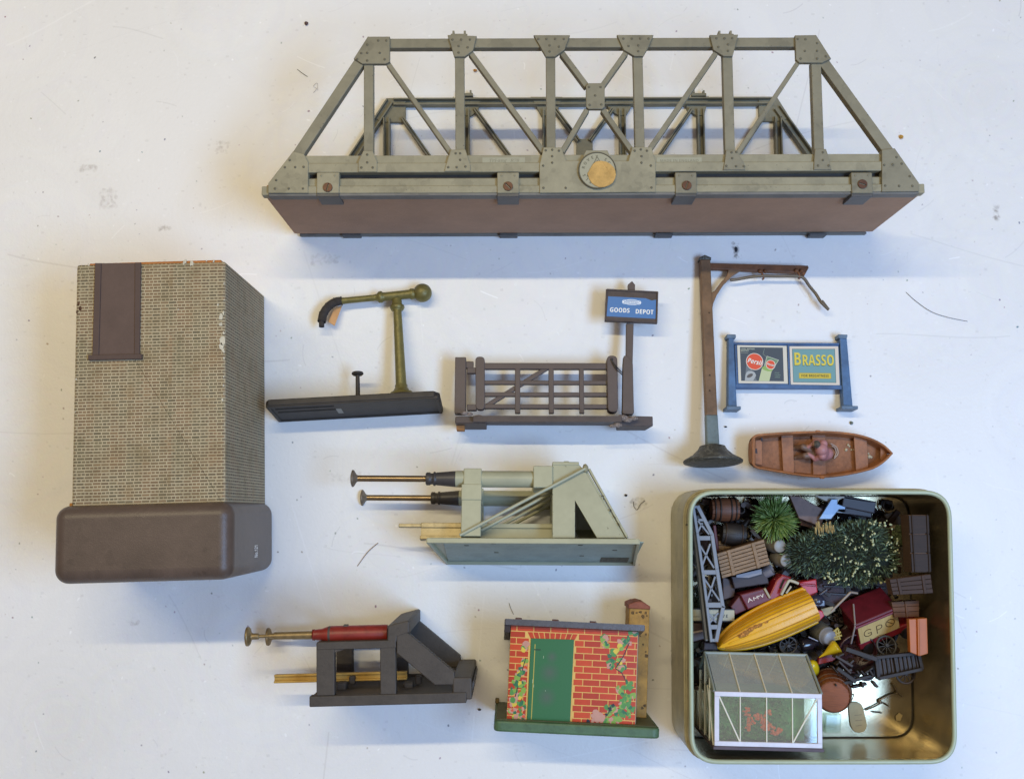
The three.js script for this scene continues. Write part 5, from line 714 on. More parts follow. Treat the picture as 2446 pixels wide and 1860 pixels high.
{ // lattice girder
  const F = T('lattice_girder', 'grey plastic lattice girder leaning along the left wall inside the tin', 'model girder', zK, 300, 920, 24, {});
  const m = mat('#7d828a', { t: 'soft', tile: 20, r: 0.45 }), z = 8, q = (...xy) => F.pts(zL, z, ...xy), n = (...xy) => F.pts(zN, z, ...xy);
  const C = (y) => F.at(zN(0, y), z); void C;
  const lp = [[100, 240], [160, 620], [240, 1200], [300, 1680]].map(([x, y]) => F.at(zL(x, y), z)), le = F.at(zN(360, 970), z), rp = [[165, 235], [370, 640], [440, 1130], [525, 1680]].map(([x, y]) => F.at(zL(x, y), z)), re = [F.at(zN(530, 470), z), F.at(zN(430, 965), z)];
  const L = [...lp, le], R = [...rp, ...re];
  for (const [ch, w] of [[L, 1.3], [R, 1.7]]) for (let i = 0; i + 1 < ch.length; i++) F.part('chord', [bar(ch[i], ch[i + 1], w, z - 1.2, z, 0.25, 0.3), bar(ch[i], ch[i + 1], 0.7, z - 7, z - 1, 0.2, 0.2)], m);
  F.part('web', bar(F.at(zL(80, 300), z - 4), F.at(zN(290, 960), z - 4), 1.1, z - 8, z - 3.4, 0.2), m);
  for (const [a, b, w] of [[zL(155, 690), zL(345, 690), 2.0], [zL(240, 1180), zL(440, 1180), 2.0], [zN(290, 450), zN(500, 450), 2.3], [zN(335, 765), zN(460, 765), 2.0], [zN(350, 955), zN(440, 955), 1.4], [zL(105, 245), zL(170, 240), 1.2], [zL(170, 430), zL(250, 430), 1.2]]) F.part('batten', bar(F.at(a, z), F.at(b, z), w, z - 1.1, z - 0.15, 0.2), m);
  for (const [a, b] of [[zL(230, 470), zL(160, 620)], [zL(180, 770), zL(400, 1120)], [zL(345, 770), zL(225, 1100)], [zL(250, 1260), zL(480, 1590)], [zL(415, 1240), zL(290, 1620)], [zN(310, 560), zN(430, 700)], [zN(460, 560), zN(340, 700)], [zL(165, 440), zL(330, 640)]]) F.part('lacing_bar', bar(F.at(a, z), F.at(b, z), 0.85, z - 1, z - 0.3, 0.2), m);
}
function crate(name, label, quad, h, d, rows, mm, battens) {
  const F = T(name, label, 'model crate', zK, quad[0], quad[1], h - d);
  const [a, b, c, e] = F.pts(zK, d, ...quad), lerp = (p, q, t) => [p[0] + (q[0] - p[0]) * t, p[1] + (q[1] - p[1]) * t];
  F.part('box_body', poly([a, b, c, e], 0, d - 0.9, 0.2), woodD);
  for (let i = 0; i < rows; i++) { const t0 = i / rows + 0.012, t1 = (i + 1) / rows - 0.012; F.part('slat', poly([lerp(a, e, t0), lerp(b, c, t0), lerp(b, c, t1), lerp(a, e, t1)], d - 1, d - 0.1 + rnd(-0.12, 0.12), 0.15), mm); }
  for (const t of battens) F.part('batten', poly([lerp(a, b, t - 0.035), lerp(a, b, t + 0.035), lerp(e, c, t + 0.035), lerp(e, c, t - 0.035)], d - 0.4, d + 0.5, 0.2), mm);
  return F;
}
crate('packing_crate', 'pale wooden slatted packing crate with two battens, beside the lattice girder', [320, 412, 588, 330, 625, 476, 350, 556], 24, 10, 7, mat('#8a6f52', { t: 'wood', tile: 10, r: 0.5, b: 0.2, btile: 5 }), [0.24, 0.76]);
crate('packing_crate', 'tan wooden crate mostly hidden under the slatted crate', [328, 338, 440, 350, 450, 450, 330, 440], 13, 9, 4, wood, [0.3]);
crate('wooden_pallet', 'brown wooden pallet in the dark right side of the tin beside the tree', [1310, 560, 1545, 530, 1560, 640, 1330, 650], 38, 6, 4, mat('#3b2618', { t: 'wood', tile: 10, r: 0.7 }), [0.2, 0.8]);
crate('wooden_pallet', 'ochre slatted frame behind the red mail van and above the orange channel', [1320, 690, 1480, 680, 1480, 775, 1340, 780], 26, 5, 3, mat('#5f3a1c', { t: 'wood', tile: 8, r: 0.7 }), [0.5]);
crate('dark_slat_panel', 'dark brown slatted panel along the right wall of the tin', [1420, 190, 1535, 190, 1550, 520, 1440, 520], 38, 10, 3, mat('#2c1d14', { t: 'wood', tile: 14, r: 0.7 }), [0.15, 0.9]);  // dark brown slats for the brown area along the right wall
function barrel(label, a, b, h0, h1, R, col, nst, hoops, z0 = zK) {
  const F = T('model_barrel', label, 'model barrel', z0, ...a, 0, { group: undefined });
  const A = F.at3(z0(...a), h0), B = F.at3(z0(...b), h1), L = A.distanceTo(B), pr = (k) => Array.from({ length: 13 }, (_, i) => [R * k * (0.83 + 0.17 * Math.sin(i / 12 * Math.PI)), i / 12 * L]);
  const m = mat(col, { t: 'wood', tile: 10, r: 0.5, b: 0.1, btile: 4 });
  for (let i = 0; i < nst; i++) F.part('stave', along(new THREE.LatheGeometry(pr(1 - (i % 3) * 0.008).map(([r, t]) => new THREE.Vector2(r, t)), 3, i / nst * 6.2832 + 0.02, 6.2832 / nst - 0.05), A, B), m);
  F.part('barrel_core', lathe(A, B, [[0, 0.7], ...pr(0.965), [0, L - 0.7]].map(([r, t]) => [r, Math.min(L - 0.6, Math.max(0.6, t))]), 32), mat(col, { t: 'grime', tile: 8, r: 0.6 }));
  for (const t of hoops) { const r = R * (0.83 + 0.17 * Math.sin(t * Math.PI)); F.part('hoop', along(new THREE.TorusGeometry(r, 0.42, 8, 40).rotateX(Math.PI / 2).translate(0, t * L, 0), A, B), mat(nst > 20 ? '#5e3a22' : '#3b2d25', { t: 'grime', tile: 6, r: 0.45 })); }
  F.part('barrel_end', [lathe(A, B, [[0, 0.2], [R * 0.74, 0.25], [R * 0.76, 0.6]], 28), lathe(A, B, [[R * 0.76, L - 0.6], [R * 0.74, L - 0.25], [0, L - 0.2]], 28)], m);
  return F;
}
barrel('large orange-brown barrel tilted with its round end up, right of the greenhouse', [962, 1150], [990, 1236], 5, 27, 8.4, '#8a4e2c', 24, [0.14, 0.3, 0.66, 0.84]);
barrel('brown barrel lying on its side in the top left corner of the tin', [285, 160], [440, 160], 14, 14, 5.6, '#74462c', 14, [0.12, 0.3, 0.7, 0.88]);
barrel('nearly black barrel lying between the brown barrel and the crate', [345, 295], [478, 310], 14, 14, 5.2, '#2b2624', 12, [0.15, 0.85]);
{ // spiky bush
  const F = T('grass_bush', 'bright green spiky bristle bush at the top of the tin', 'model bush', zK, 660, 215, 12), n = [], c0 = F.at(zK(660, 215), 6);
  for (let i = 0; i < 900; i++) { const u = Math.pow(rnd(), 0.8), a = rnd(0, 6.283), e = Math.acos(u), d = V3(Math.sin(e) * Math.cos(a), Math.sin(e) * Math.sin(a), Math.cos(e)), l = rnd(8.5, 12.2), s = V3(c0[0], c0[1], 2).addScaledVector(d, 2.5), t = V3(c0[0], c0[1], 2).addScaledVector(d, l).add(V3(rnd(-0.5, 0.5), rnd(-0.5, 0.5), 0)); const g = cyl(s, t, 0.3, 0.1, 4); n.push(g); }
  const pick = (k) => n.filter((_, i) => i % 3 === k);
  F.part('bristles', pick(0), mat('#7f9f4e', { t: null, r: 0.7 }), { kind: 'stuff' }); F.part('bristles', pick(1), mat('#a9c27c', { t: null, r: 0.7 }), { kind: 'stuff' }); F.part('bristles', pick(2), mat('#567436', { t: null, r: 0.7 }), { kind: 'stuff' });
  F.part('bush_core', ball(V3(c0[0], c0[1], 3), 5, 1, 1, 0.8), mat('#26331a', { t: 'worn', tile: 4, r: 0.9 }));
}
{ // flowering tree lying on its side
  const F = T('flowering_tree', 'dark green bristly model tree with cream blossom lying across the tin', 'model tree', zK, 1040, 400, 14);
  const c = F.at(zK(1050, 405), 8), leafG = build(new THREE.OctahedronGeometry(1).scale(1.5, 0.3, 0.16)), n = 8200, im = new THREE.InstancedMesh(leafG, new THREE.MeshStandardMaterial({ color: 0xffffff, roughness: 0.75 }), n), o = new THREE.Object3D(), col = new THREE.Color();
  const pts = []; const lob = [[0, 0, 0, 21, 13.5, 10], [12, -2, 1, 14, 13.5, 10], [-14, -1, -1, 13, 10.5, 8], [8, 6, 2, 14, 9, 8], [5, -9, 0, 14, 7, 7], [-6, 4, 1, 12, 9, 8]];
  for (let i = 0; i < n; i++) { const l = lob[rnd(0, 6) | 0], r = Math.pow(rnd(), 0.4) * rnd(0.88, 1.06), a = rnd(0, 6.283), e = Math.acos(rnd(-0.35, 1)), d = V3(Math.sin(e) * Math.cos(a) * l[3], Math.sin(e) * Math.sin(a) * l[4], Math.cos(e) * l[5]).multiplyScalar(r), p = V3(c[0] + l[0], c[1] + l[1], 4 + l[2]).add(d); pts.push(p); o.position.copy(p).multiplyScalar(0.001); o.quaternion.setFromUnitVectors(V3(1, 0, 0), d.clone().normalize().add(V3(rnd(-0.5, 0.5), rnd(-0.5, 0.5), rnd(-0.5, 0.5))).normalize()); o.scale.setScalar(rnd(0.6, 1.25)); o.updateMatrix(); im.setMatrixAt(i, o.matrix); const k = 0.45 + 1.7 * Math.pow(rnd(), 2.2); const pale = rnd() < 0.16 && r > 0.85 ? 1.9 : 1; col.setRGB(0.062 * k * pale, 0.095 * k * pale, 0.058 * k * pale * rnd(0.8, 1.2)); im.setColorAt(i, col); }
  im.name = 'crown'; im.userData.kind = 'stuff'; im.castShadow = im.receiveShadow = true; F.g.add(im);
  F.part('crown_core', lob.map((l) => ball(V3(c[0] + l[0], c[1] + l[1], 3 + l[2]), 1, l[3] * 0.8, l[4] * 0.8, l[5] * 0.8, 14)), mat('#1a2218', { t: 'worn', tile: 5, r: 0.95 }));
  const bl = []; for (let k = 0; k < 44; k++) { const b = pts[rnd(0, n) | 0]; if (b.x < c[0] - 14 || b.z < 6) { if (rnd() < 0.8) continue; } for (let i = 0; i < (rnd(2, 6) | 0); i++) bl.push(new THREE.IcosahedronGeometry(rnd(0.2, 0.5), 1).translate(b.x + rnd(-1.1, 1.1), b.y + rnd(-1.1, 1.1), b.z + rnd(0.2, 1.2))); }
  for (const [x, y] of [[1225, 240], [1290, 240], [1310, 255], [1265, 235], [1215, 290], [1190, 320], [1205, 345], [1080, 330], [1090, 345], [1260, 460], [1250, 450], [1130, 480], [1120, 520], [1180, 530], [1010, 455], [1000, 440], [1340, 330], [1345, 360], [1350, 405], [1340, 490], [1320, 440], [1270, 560], [1085, 445], [1180, 370], [1140, 380], [950, 540], [960, 570], [1000, 580], [1060, 575], [985, 560]]) { const q = F.at(zK(x, y), 16); for (let i = 0; i < 4; i++) bl.push(new THREE.IcosahedronGeometry(rnd(0.22, 0.62), 1).translate(q[0] + rnd(-1.8, 1.8), q[1] + rnd(-1.8, 1.8), 13 + rnd(0, 2.6))); }
  F.part('blossom', bl, mat('#b9bd92', { t: 'soft', tile: 4, r: 0.7 }), { kind: 'stuff' });
  const t0 = F.at3(zK(945, 255), 10), t1 = F.at3(zK(900, 215), 8);
  F.part('trunk', [cyl(V3(c[0] - 8, c[1] + 6, 4), t1, 1.2, 0.9, 10)], woodD);
  const br = []; for (let i = 0; i < 60; i++) { const q = F.at3(zK(rnd(880, 990), rnd(225, 275)), 13); br.push(cyl(q, q.clone().add(V3(rnd(-0.5, 0.5), rnd(-3.4, -1.8), rnd(-0.5, 0.8))), 0.16, 0.1, 4)); }
  F.part('bristles', br, mat('#b79f68', { t: null, r: 0.7 }), { kind: 'stuff' });
}
{ // mail van
  const F = T('mail_van', 'dark red model mail van lying on its side with a cream lettered side panel', 'model van', zK, 1150, 932, 18, { yaw: 22, tilt: -36 });
  const x1 = F.at(zK(1366, 826), 0)[0];
  F.part('body', [box(-1, x1 + 0.6, -1.5, 11.5, -15, -0.4, 1.2)], maroonM); F.part('roof', [box(-1.5, x1 + 1, 11, 13, -15.4, 0.2, 0.9)], mat('#5d1420', { t: 'grime', tile: 14, r: 0.5 }));
  F.part('roof_edge', box(-1.5, x1 + 1, 10.6, 11.6, -0.6, 0.5, 0.3), mat('#7c3a48', { t: 'soft', r: 0.5 }));
  const pn = box(-0.4, x1, 0.4, 10.4, -0.6, 0.1, 0.1); F.part('side_panel', pn, cream);
  const t = canvasTex(512, 256, (x, w, h) => { x.fillStyle = '#c6ab70'; x.fillRect(0, 0, w, h); for (let i = 0; i < 120; i++) { x.fillStyle = rnd() < 0.5 ? 'rgba(140,100,50,0.12)' : 'rgba(230,205,150,0.12)'; x.fillRect(rnd(0, w), 0, rnd(1, 5), h); } x.strokeStyle = '#4a3620'; x.lineWidth = 11; x.lineCap = 'round'; x.beginPath(); x.arc(112, 130, 52, -0.7, -5.3, true); x.stroke(); x.beginPath(); x.moveTo(150, 178); x.lineTo(152, 140); x.lineTo(112, 138); x.stroke(); x.beginPath(); x.moveTo(226, 196); x.lineTo(226, 84); x.quadraticCurveTo(300, 70, 296, 112); x.quadraticCurveTo(290, 150, 228, 142); x.stroke(); x.beginPath(); x.arc(404, 118, 56, 0, 7); x.stroke(); x.beginPath(); x.moveTo(372, 86); x.lineTo(440, 150); x.stroke(); });
  F.part('panel_face', printQuad([[-0.3, 10.3], [x1 - 0.1, 10.3], [x1 - 0.1, 0.5], [-0.3, 0.5]], 0.14), printMat(t, 0.6), { keepUV: true });
  F.part('lower_side', box(-1, x1 + 5, -3.8, 0.2, -13, -0.2, 0.6), mat('#85202c', { t: 'grime', tile: 10, r: 0.45 })); F.part('bonnet', box(x1 + 0.4, x1 + 9, -3.5, 4.4, -12, -1.2, 1.6), red);
  for (const x of [3, x1 + 3]) F.part('wheel', [cyl(V3(x, -4.6, -2.5), V3(x, -4.6, 0.4), 3, 3, 24)], black);
  F.part('windscreen_frame', [cyl(V3(-1.4, 12.4, 0), V3(-4.4, 2, -1), 0.4, 0.4, 8), cyl(V3(-1.2, 13, -0.2), V3(4, 13.4, -11), 0.4, 0.4, 8)], mat('#9b8f8a', { t: null, r: 0.4 }));
}
function spoked(name, label, x, y, h, R, col, tx = 0.3, n = 10, grp) {
  const F = T(name, label, 'model wheel', zK, x, y, h, { tilt: tx * 40, roll: 10 }), m = mat(col, { t: 'grime', tile: 6, r: 0.5 });
  F.part('rim', new THREE.TorusGeometry(R, R * 0.13, 8, 40), m); F.part('hub', cyl(V3(0, 0, -0.9), V3(0, 0, 1.1), R * 0.22, R * 0.18, 16), m);
  for (let i = 0; i < n; i++) { const a = i / n * 6.2832; F.part('spoke', cyl(V3(Math.cos(a) * R * 0.16, Math.sin(a) * R * 0.16, 0), V3(Math.cos(a) * R * 0.94, Math.sin(a) * R * 0.94, 0), R * 0.06, R * 0.05, 6), m); }
}
spoked('cart_wheel', 'dark spoked cart wheel just below the red mail van', 1292, 940, 21, 4.2, '#3c3834', 0.4);
spoked('cart_wheel', 'dark spoked wheel partly under the yellow boat by the greenhouse ridge', 728, 938, 16, 3.8, '#433e3c', -0.3);
spoked('cart_wheel', 'dark spoked cart wheel standing on edge in the middle of the tangled wagon parts', 1160, 1085, 12, 4.6, '#3f3a3a', 1.0);
spoked('cart_wheel', 'thin brown cart wheel at the right end of the wagon frame', 1400, 1100, 19, 4.2, '#46382f', 0.1);
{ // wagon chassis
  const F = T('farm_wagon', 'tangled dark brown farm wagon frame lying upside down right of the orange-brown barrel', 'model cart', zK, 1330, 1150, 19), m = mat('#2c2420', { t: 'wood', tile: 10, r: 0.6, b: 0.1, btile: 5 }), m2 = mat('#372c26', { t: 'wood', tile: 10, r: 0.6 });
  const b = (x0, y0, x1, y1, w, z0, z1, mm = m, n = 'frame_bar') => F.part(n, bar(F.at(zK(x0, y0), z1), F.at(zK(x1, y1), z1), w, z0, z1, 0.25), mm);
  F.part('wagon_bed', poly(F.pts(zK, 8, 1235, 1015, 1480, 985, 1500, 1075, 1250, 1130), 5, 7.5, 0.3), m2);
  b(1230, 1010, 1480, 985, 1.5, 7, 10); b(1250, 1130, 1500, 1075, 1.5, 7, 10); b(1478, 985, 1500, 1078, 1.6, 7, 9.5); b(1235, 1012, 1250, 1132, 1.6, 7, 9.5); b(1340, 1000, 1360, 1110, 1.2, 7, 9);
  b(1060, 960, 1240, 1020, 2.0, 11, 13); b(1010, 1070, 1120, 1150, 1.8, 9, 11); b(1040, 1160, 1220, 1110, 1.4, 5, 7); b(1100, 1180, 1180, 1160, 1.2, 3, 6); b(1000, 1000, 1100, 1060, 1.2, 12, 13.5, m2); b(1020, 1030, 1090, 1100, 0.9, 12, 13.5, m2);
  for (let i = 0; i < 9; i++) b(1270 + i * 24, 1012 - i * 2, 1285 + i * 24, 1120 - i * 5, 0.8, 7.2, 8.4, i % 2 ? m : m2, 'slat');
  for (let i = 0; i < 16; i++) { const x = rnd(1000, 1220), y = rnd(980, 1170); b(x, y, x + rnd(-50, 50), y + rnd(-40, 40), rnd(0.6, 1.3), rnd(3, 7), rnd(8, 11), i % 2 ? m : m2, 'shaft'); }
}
{ const F = T('round_tub', 'large dark red-brown plastic tub with curved rim in front of the cream lettered panel', 'model tub', zK, 1065, 930, 4, { tilt: -12, yaw: 12 }); const m = mat('#3f2226', { t: 'grime', tile: 8, r: 0.35, b: 0.1 }); F.part('tub_body', lathe(V3(0, 0, 0), V3(0, 0, 14), [[0, 0.4], [8.4, 0.4], [9.2, 4], [9.4, 13], [8.9, 14.2], [8.3, 13.4], [8.1, 9], [0, 8]], 40), m); F.part('tub_filling', Array.from({ length: 60 }, () => new THREE.TetrahedronGeometry(rnd(0.5, 1.3)).rotateX(rnd(0, 6)).translate(rnd(-5.6, 5.6), rnd(-5.6, 5.6), rnd(8.4, 10))), mat('#42221f', { t: 'worn', tile: 5, r: 0.6 }), { kind: 'stuff' }); }
{ const F = T('channel_piece', 'orange plastic channel piece standing right of the red mail van', 'model part', zK, 1475, 1000, 32); F.part('channel', [poly(F.pts(zK, 3, 1420, 788, 1474, 786, 1478, 998, 1428, 978), 0, 3, 0.25), poly(F.pts(zK, 1, 1474, 784, 1522, 782, 1528, 985, 1478, 1000), -3, 1.6, 0.25), bar(F.at(zK(1474, 786), 4), F.at(zK(1478, 998), 4), 0.7, 0, 4, 0.2)], mat('#b05e17', { t: 'soft', tile: 12, r: 0.5 })); }
{ // lorry lettered in white
  const F = T('lettered_lorry', 'dark red model lorry with white hand-painted initials on its body and bright red cab', 'model lorry', zN, 900, 480, 6);
  const a = (z, ...xy) => F.pts(zN, z, ...xy);
  F.part('body', [poly(a(14, 765, 298, 1112, 205, 1230, 380, 880, 520), 2, 14, 0.6)], mat('#63151e', { t: 'grime', tile: 14, r: 0.45 }));
  F.part('body_end', poly(a(11, 630, 470, 768, 300, 880, 515, 700, 590), 1, 11.5, 0.5), mat('#5f2a30', { t: 'grime', tile: 12, r: 0.5 }));
  const t = canvasTex(384, 192, (x, w, h) => { x.fillStyle = '#63171f'; x.fillRect(0, 0, w, h); jitter(x, w, h, 300, 0.2, ['#3f0d14', '#8a3a40']); x.strokeStyle = '#e4dcc8'; x.lineWidth = 12; x.lineCap = 'round'; const ln = (...p) => { x.beginPath(); x.moveTo(p[0], p[1]); for (let i = 2; i < p.length; i += 2) x.lineTo(p[i], p[i + 1]); x.stroke(); }; ln(40, 160, 84, 56, 124, 150); ln(56, 122, 112, 116); ln(160, 150, 164, 70, 202, 116, 238, 66, 240, 146); ln(282, 72, 262, 74, 262, 96, 280, 98); ln(300, 60, 330, 140, 356, 56); });
  F.part('painted_initials', printQuad(a(14.1, 830, 345, 1110, 255, 1140, 345, 865, 440), 14.12), printMat(t, 0.5), { keepUV: true });
  F.part('cab', [poly(a(14, 1160, 370, 1290, 90, 1380, 10, 1510, 50, 1370, 300, 1250, 400), 3, 14, 0.8)], red); F.part('cab_window', [poly(a(14.2, 1330, 200, 1385, 80, 1410, 90, 1360, 215), 14, 14.25, 0.05)], black);
  F.part('body_trim', bar(F.at(zN(1120, 210), 15), F.at(zN(1200, 350), 15), 1.1, 13, 15.2, 0.3), mat('#a59a7c', { t: 'soft', r: 0.5 }));
  F.part('cab_frame', [tube([F.at3(zN(1360, 300), 16), F.at3(zN(1440, 150), 17), F.at3(zN(1475, 100), 17), F.at3(zN(1530, 110), 17), F.at3(zN(1605, 140), 16.5)], 0.7, 40, 8), tube([F.at3(zN(1430, 280), 15), F.at3(zN(1500, 180), 15.5)], 0.5, 10, 8)], mat('#b3ab93', { t: 'soft', r: 0.5 }));
}
{ const F = T('red_block', 'bright red plastic roof piece between the tree and the stern of the yellow boat', 'model part', zN, 1750, 330, 10); F.part('block', poly(F.pts(zN, 8, 1590, 130, 1865, 75, 1885, 265, 1745, 345, 1650, 190), 0, 8, 0.5), mat('#b0242c', { t: 'soft', tile: 12, r: 0.4 })); F.part('ridge', bar(F.at(zN(1625, 150), 9), F.at(zN(1860, 170), 9), 1, 7, 9, 0.3), red); }
{ const F = T('red_offcut', 'tiny bright red offcut at the lower stern corner of the yellow boat', 'model part', zK, 915, 770, 18); F.part('offcut', poly(F.pts(zK, 4, 885, 735, 925, 740, 937, 770, 905, 803, 890, 780), 0, 4, 0.4), mat('#b61f2c', { t: 'soft', tile: 10, r: 0.4 })); }
{ const F = T('engine_lump', 'small shiny dark engine lump by the stern of the yellow boat', 'model part', zK, 880, 680, 16); F.part('lump', [ball(V3(0, 0, 3), 3.4, 1.1, 0.9, 0.9), box(-2, 3.4, -2.6, 1, 1, 5.4, 0.8), cyl(V3(1, 2, 2), V3(5, 5, 2.4), 0.7, 0.7, 10)], mat('#2f3040', { t: 'grime', tile: 6, r: 0.25 })); F.part('bolt', ball(V3(-0.6, -0.2, 5.8), 0.7), mat('#7d8590', { r: 0.3, m: 0.6 })); }
{ // name board
  const F = T('name_board', 'cream station name board with black lettering half hidden by the lattice girder', 'model sign', zK, 175, 800, 16), q = F.pts(zN, 1.5, 60, 500, 692, 512, 690, 682, 60, 680);
  F.part('board', poly(q, 0, 1.5, 0.2), mat('#b9b08f', { t: 'soft', tile: 14, r: 0.5 }));
  F.part('board_edge', [bar(q[0], q[1], 0.5, 1.2, 2, 0.15), bar(q[3], q[2], 0.5, 1.2, 2, 0.15)], black);
  const t = canvasTex(640, 160, (x, w, h) => { x.fillStyle = '#beb493'; x.fillRect(0, 0, w, h); x.fillStyle = '#27231f'; x.font = '34px sans-serif'; x.fillText('NORTH', 22, 118, 105); x.font = 'bold 72px sans-serif'; [['D', 146], ['T', 318], ['I', 372], ['V', 458], ['E', 512]].forEach(([c, p]) => x.fillText(c, p, 118)); });
  F.part('board_face', printQuad([[q[0][0] + 0.2, q[0][1] - 0.5], [q[1][0] - 0.2, q[1][1] - 0.5], [q[2][0] - 0.2, q[2][1] + 0.5], [q[3][0] + 0.2, q[3][1] + 0.5]], 1.6), printMat(t, 0.5), { keepUV: true });
}
{ const F = T('luggage_box', 'small dark brown box against the left wall below the name board', 'model box', zK, 210, 910, 8); F.part('box_body', poly(F.pts(zK, 10, 168, 810, 245, 812, 256, 905, 170, 925), 0, 10, 0.6), mat('#3a2521', { t: 'grime', tile: 8, r: 0.4 })); F.part('box_strap', bar(F.at(zK(170, 868), 10.3), F.at(zK(248, 852), 10.3), 0.8, 9.6, 10.5, 0.2), mat('#a08a78', { t: null, r: 0.4 })); }
{ const F = T('dark_cube', 'small black block between the girder foot, the yellow bow and the greenhouse', 'model part', zK, 285, 945, 14); F.part('block', poly(F.pts(zK, 8, 245, 922, 320, 925, 325, 968, 240, 968), 0, 8, 0.6), mat('#2c2124', { t: 'worn', tile: 4, r: 0.6 })); }
{ const F = T('grey_plate', 'pale grey plate below the brown box at the left wall of the tin', 'model part', zK, 200, 950, 4); F.part('plate', poly(F.pts(zK, 2, 165, 930, 250, 905, 240, 970, 180, 975), 0, 2, 0.3), mat('#77766a', { t: 'soft', r: 0.5 })); }
{ const F = T('card_wedge', 'dull brown card roof wedge at the top edge of the tin beside the spiky bush', 'model roof', zK, 840, 200, 14); F.part('card', poly(F.pts(zK, 8, 735, 80, 795, 85, 940, 165, 905, 255, 790, 210), 5, 8, 0.3), mat('#66524c', { t: 'grime', tile: 16, r: 0.6 })); F.part('card_edge', poly(F.pts(zK, 6, 900, 250, 930, 170, 945, 172, 912, 258), 1, 6.5, 0.3), mat('#5a3822', { t: 'grime', tile: 10, r: 0.6 })); F.part('card_side', poly(F.pts(zK, 4, 790, 205, 905, 252, 880, 270, 800, 250), 0, 4, 0.3), mat('#3d2314', { t: 'worn', tile: 5, r: 0.8 })); }
{ const F = T('metal_plate', 'blue-grey metal plate with notched end standing behind the tree', 'model part', zK, 980, 170, 18); F.part('plate', poly(F.pts(zK, 6, 975, 100, 1012, 100, 1012, 128, 1058, 145, 1055, 160, 1020, 160, 975, 215, 905, 215), 4.5, 6, 0.3), mat('#7f93ab', { t: 'soft', tile: 18, r: 0.4, m: 0.2 })); F.part('plate_lug', poly(F.pts(zK, 5, 1005, 178, 1090, 182, 1040, 175, 1010, 168), 3.6, 5, 0.2), mat('#8d97a0', { t: 'soft', r: 0.4 })); }
{ const F = T('dark_beam', 'dark moulded beam under the top rim right of the blue-grey plate', 'model part', zK, 1150, 130, 14); F.part('beam', [bar(F.at(zK(1040, 110), 8), F.at(zK(1230, 150), 8), 5.5, 2, 8, 0.5), bar(F.at(zK(1050, 165), 6), F.at(zK(1210, 190), 6), 3, 1, 6, 0.5)], mat('#2d2429', { t: 'grime', tile: 8, r: 0.5 })); }
{ const F = T('white_strip', 'pale strip under the top rim above the dark beam', 'model part', zK, 1100, 95, 20); F.part('strip', poly(F.pts(zK, 2, 880, 82, 1050, 84, 1220, 120, 1190, 120, 1040, 95, 980, 128), 0.8, 2, 0.2), mat('#9a958a', { t: 'soft', r: 0.5 })); }
{ const F = T('card_shape', 'pale card cut-out with two points at the upper right beside the tree', 'model part', zK, 1330, 210, 10); F.part('card', [poly(F.pts(zK, 2, 1280, 190, 1330, 175, 1300, 225), 0.6, 2, 0.2), poly(F.pts(zK, 2, 1360, 190, 1390, 225, 1385, 275, 1310, 265), 0.6, 2, 0.2)], mat('#6f6354', { t: 'soft', r: 0.6 })); F.part('card_bar', bar(F.at(zK(1365, 170), 3.4), F.at(zK(1300, 245), 3.4), 2.4, 1.2, 3.4, 0.3), mat('#3a2318', { t: 'wood', tile: 6 })); }
{ const F = T('moss_lump', 'pale green foliage lump at the right end of the flowering tree', 'model bush', zK, 1390, 310, 16), n = [], c = F.at(zK(1385, 310), 4); for (let i = 0; i < 260; i++) { const a = rnd(0, 6.283), r = Math.sqrt(rnd()); n.push(new THREE.TetrahedronGeometry(rnd(0.5, 1.1)).rotateX(rnd(0, 6)).rotateZ(rnd(0, 6)).translate(c[0] + 4.6 * r * Math.cos(a), c[1] + 4.8 * r * Math.sin(a), 2 + 4 * Math.sqrt(1 - r * r) + rnd(-0.5, 0.5))); } F.part('foliage', n, mat('#535c3c', { t: 'worn', tile: 4, r: 0.9 }), { kind: 'stuff' }); }
{ const F = T('short_stick', 'short pale grey stick right of the pale green foliage lump', 'model part', zK, 1415, 370, 16); F.part('stick', cyl(F.at3(zK(1360, 378), 1), F.at3(zK(1446, 358), 2), 1.3, 1.2, 12), mat('#77706a', { t: 'soft', r: 0.5 })); }
for (const [x, y, l] of [[632, 352, 'dull grey milk churn top under the spiky bush, upper of two'], [668, 432, 'dull grey milk churn top left of the tree, lower of two']]) { const F = T('milk_churn', l, 'model churn', zK, x, y, 8); F.part('churn_body', lathe(V3(-1, 0, 0), V3(1.5, -1.2, 9), [[3.2, 0], [3.7, 1], [3.7, 6], [2.4, 8], [2.2, 9.2]], 24), mat('#7d776c', { t: 'grime', tile: 8, r: 0.45 })); F.part('churn_lid', lathe(V3(1.4, -1.1, 8.6), V3(1.8, -1.4, 11), [[0, 1.2], [2.6, 1.1], [3, 0.6], [2.9, 0]].reverse(), 24), mat('#8d867a', { t: 'soft', r: 0.4 })); }
{ const F = T('milk_churn', 'grey churn with domed cap between the yellow boat and the dark tub', 'model churn', zK, 935, 880, 14); F.part('churn_body', cyl(V3(-2.4, 2.4, -2), V3(0, 0, 5), 4.3, 4.1, 28), mat('#6b6a62', { t: 'grime', tile: 8, r: 0.4 })); F.part('churn_cap', lathe(V3(-0.2, 0.2, 4.6), V3(1, -1, 9), [[4.2, 0], [4.2, 0.7], [3.5, 1], [3.4, 2.6], [2.6, 3.2], [0, 3.5]], 28), mat('#85858a', { t: 'soft', r: 0.38 })); }
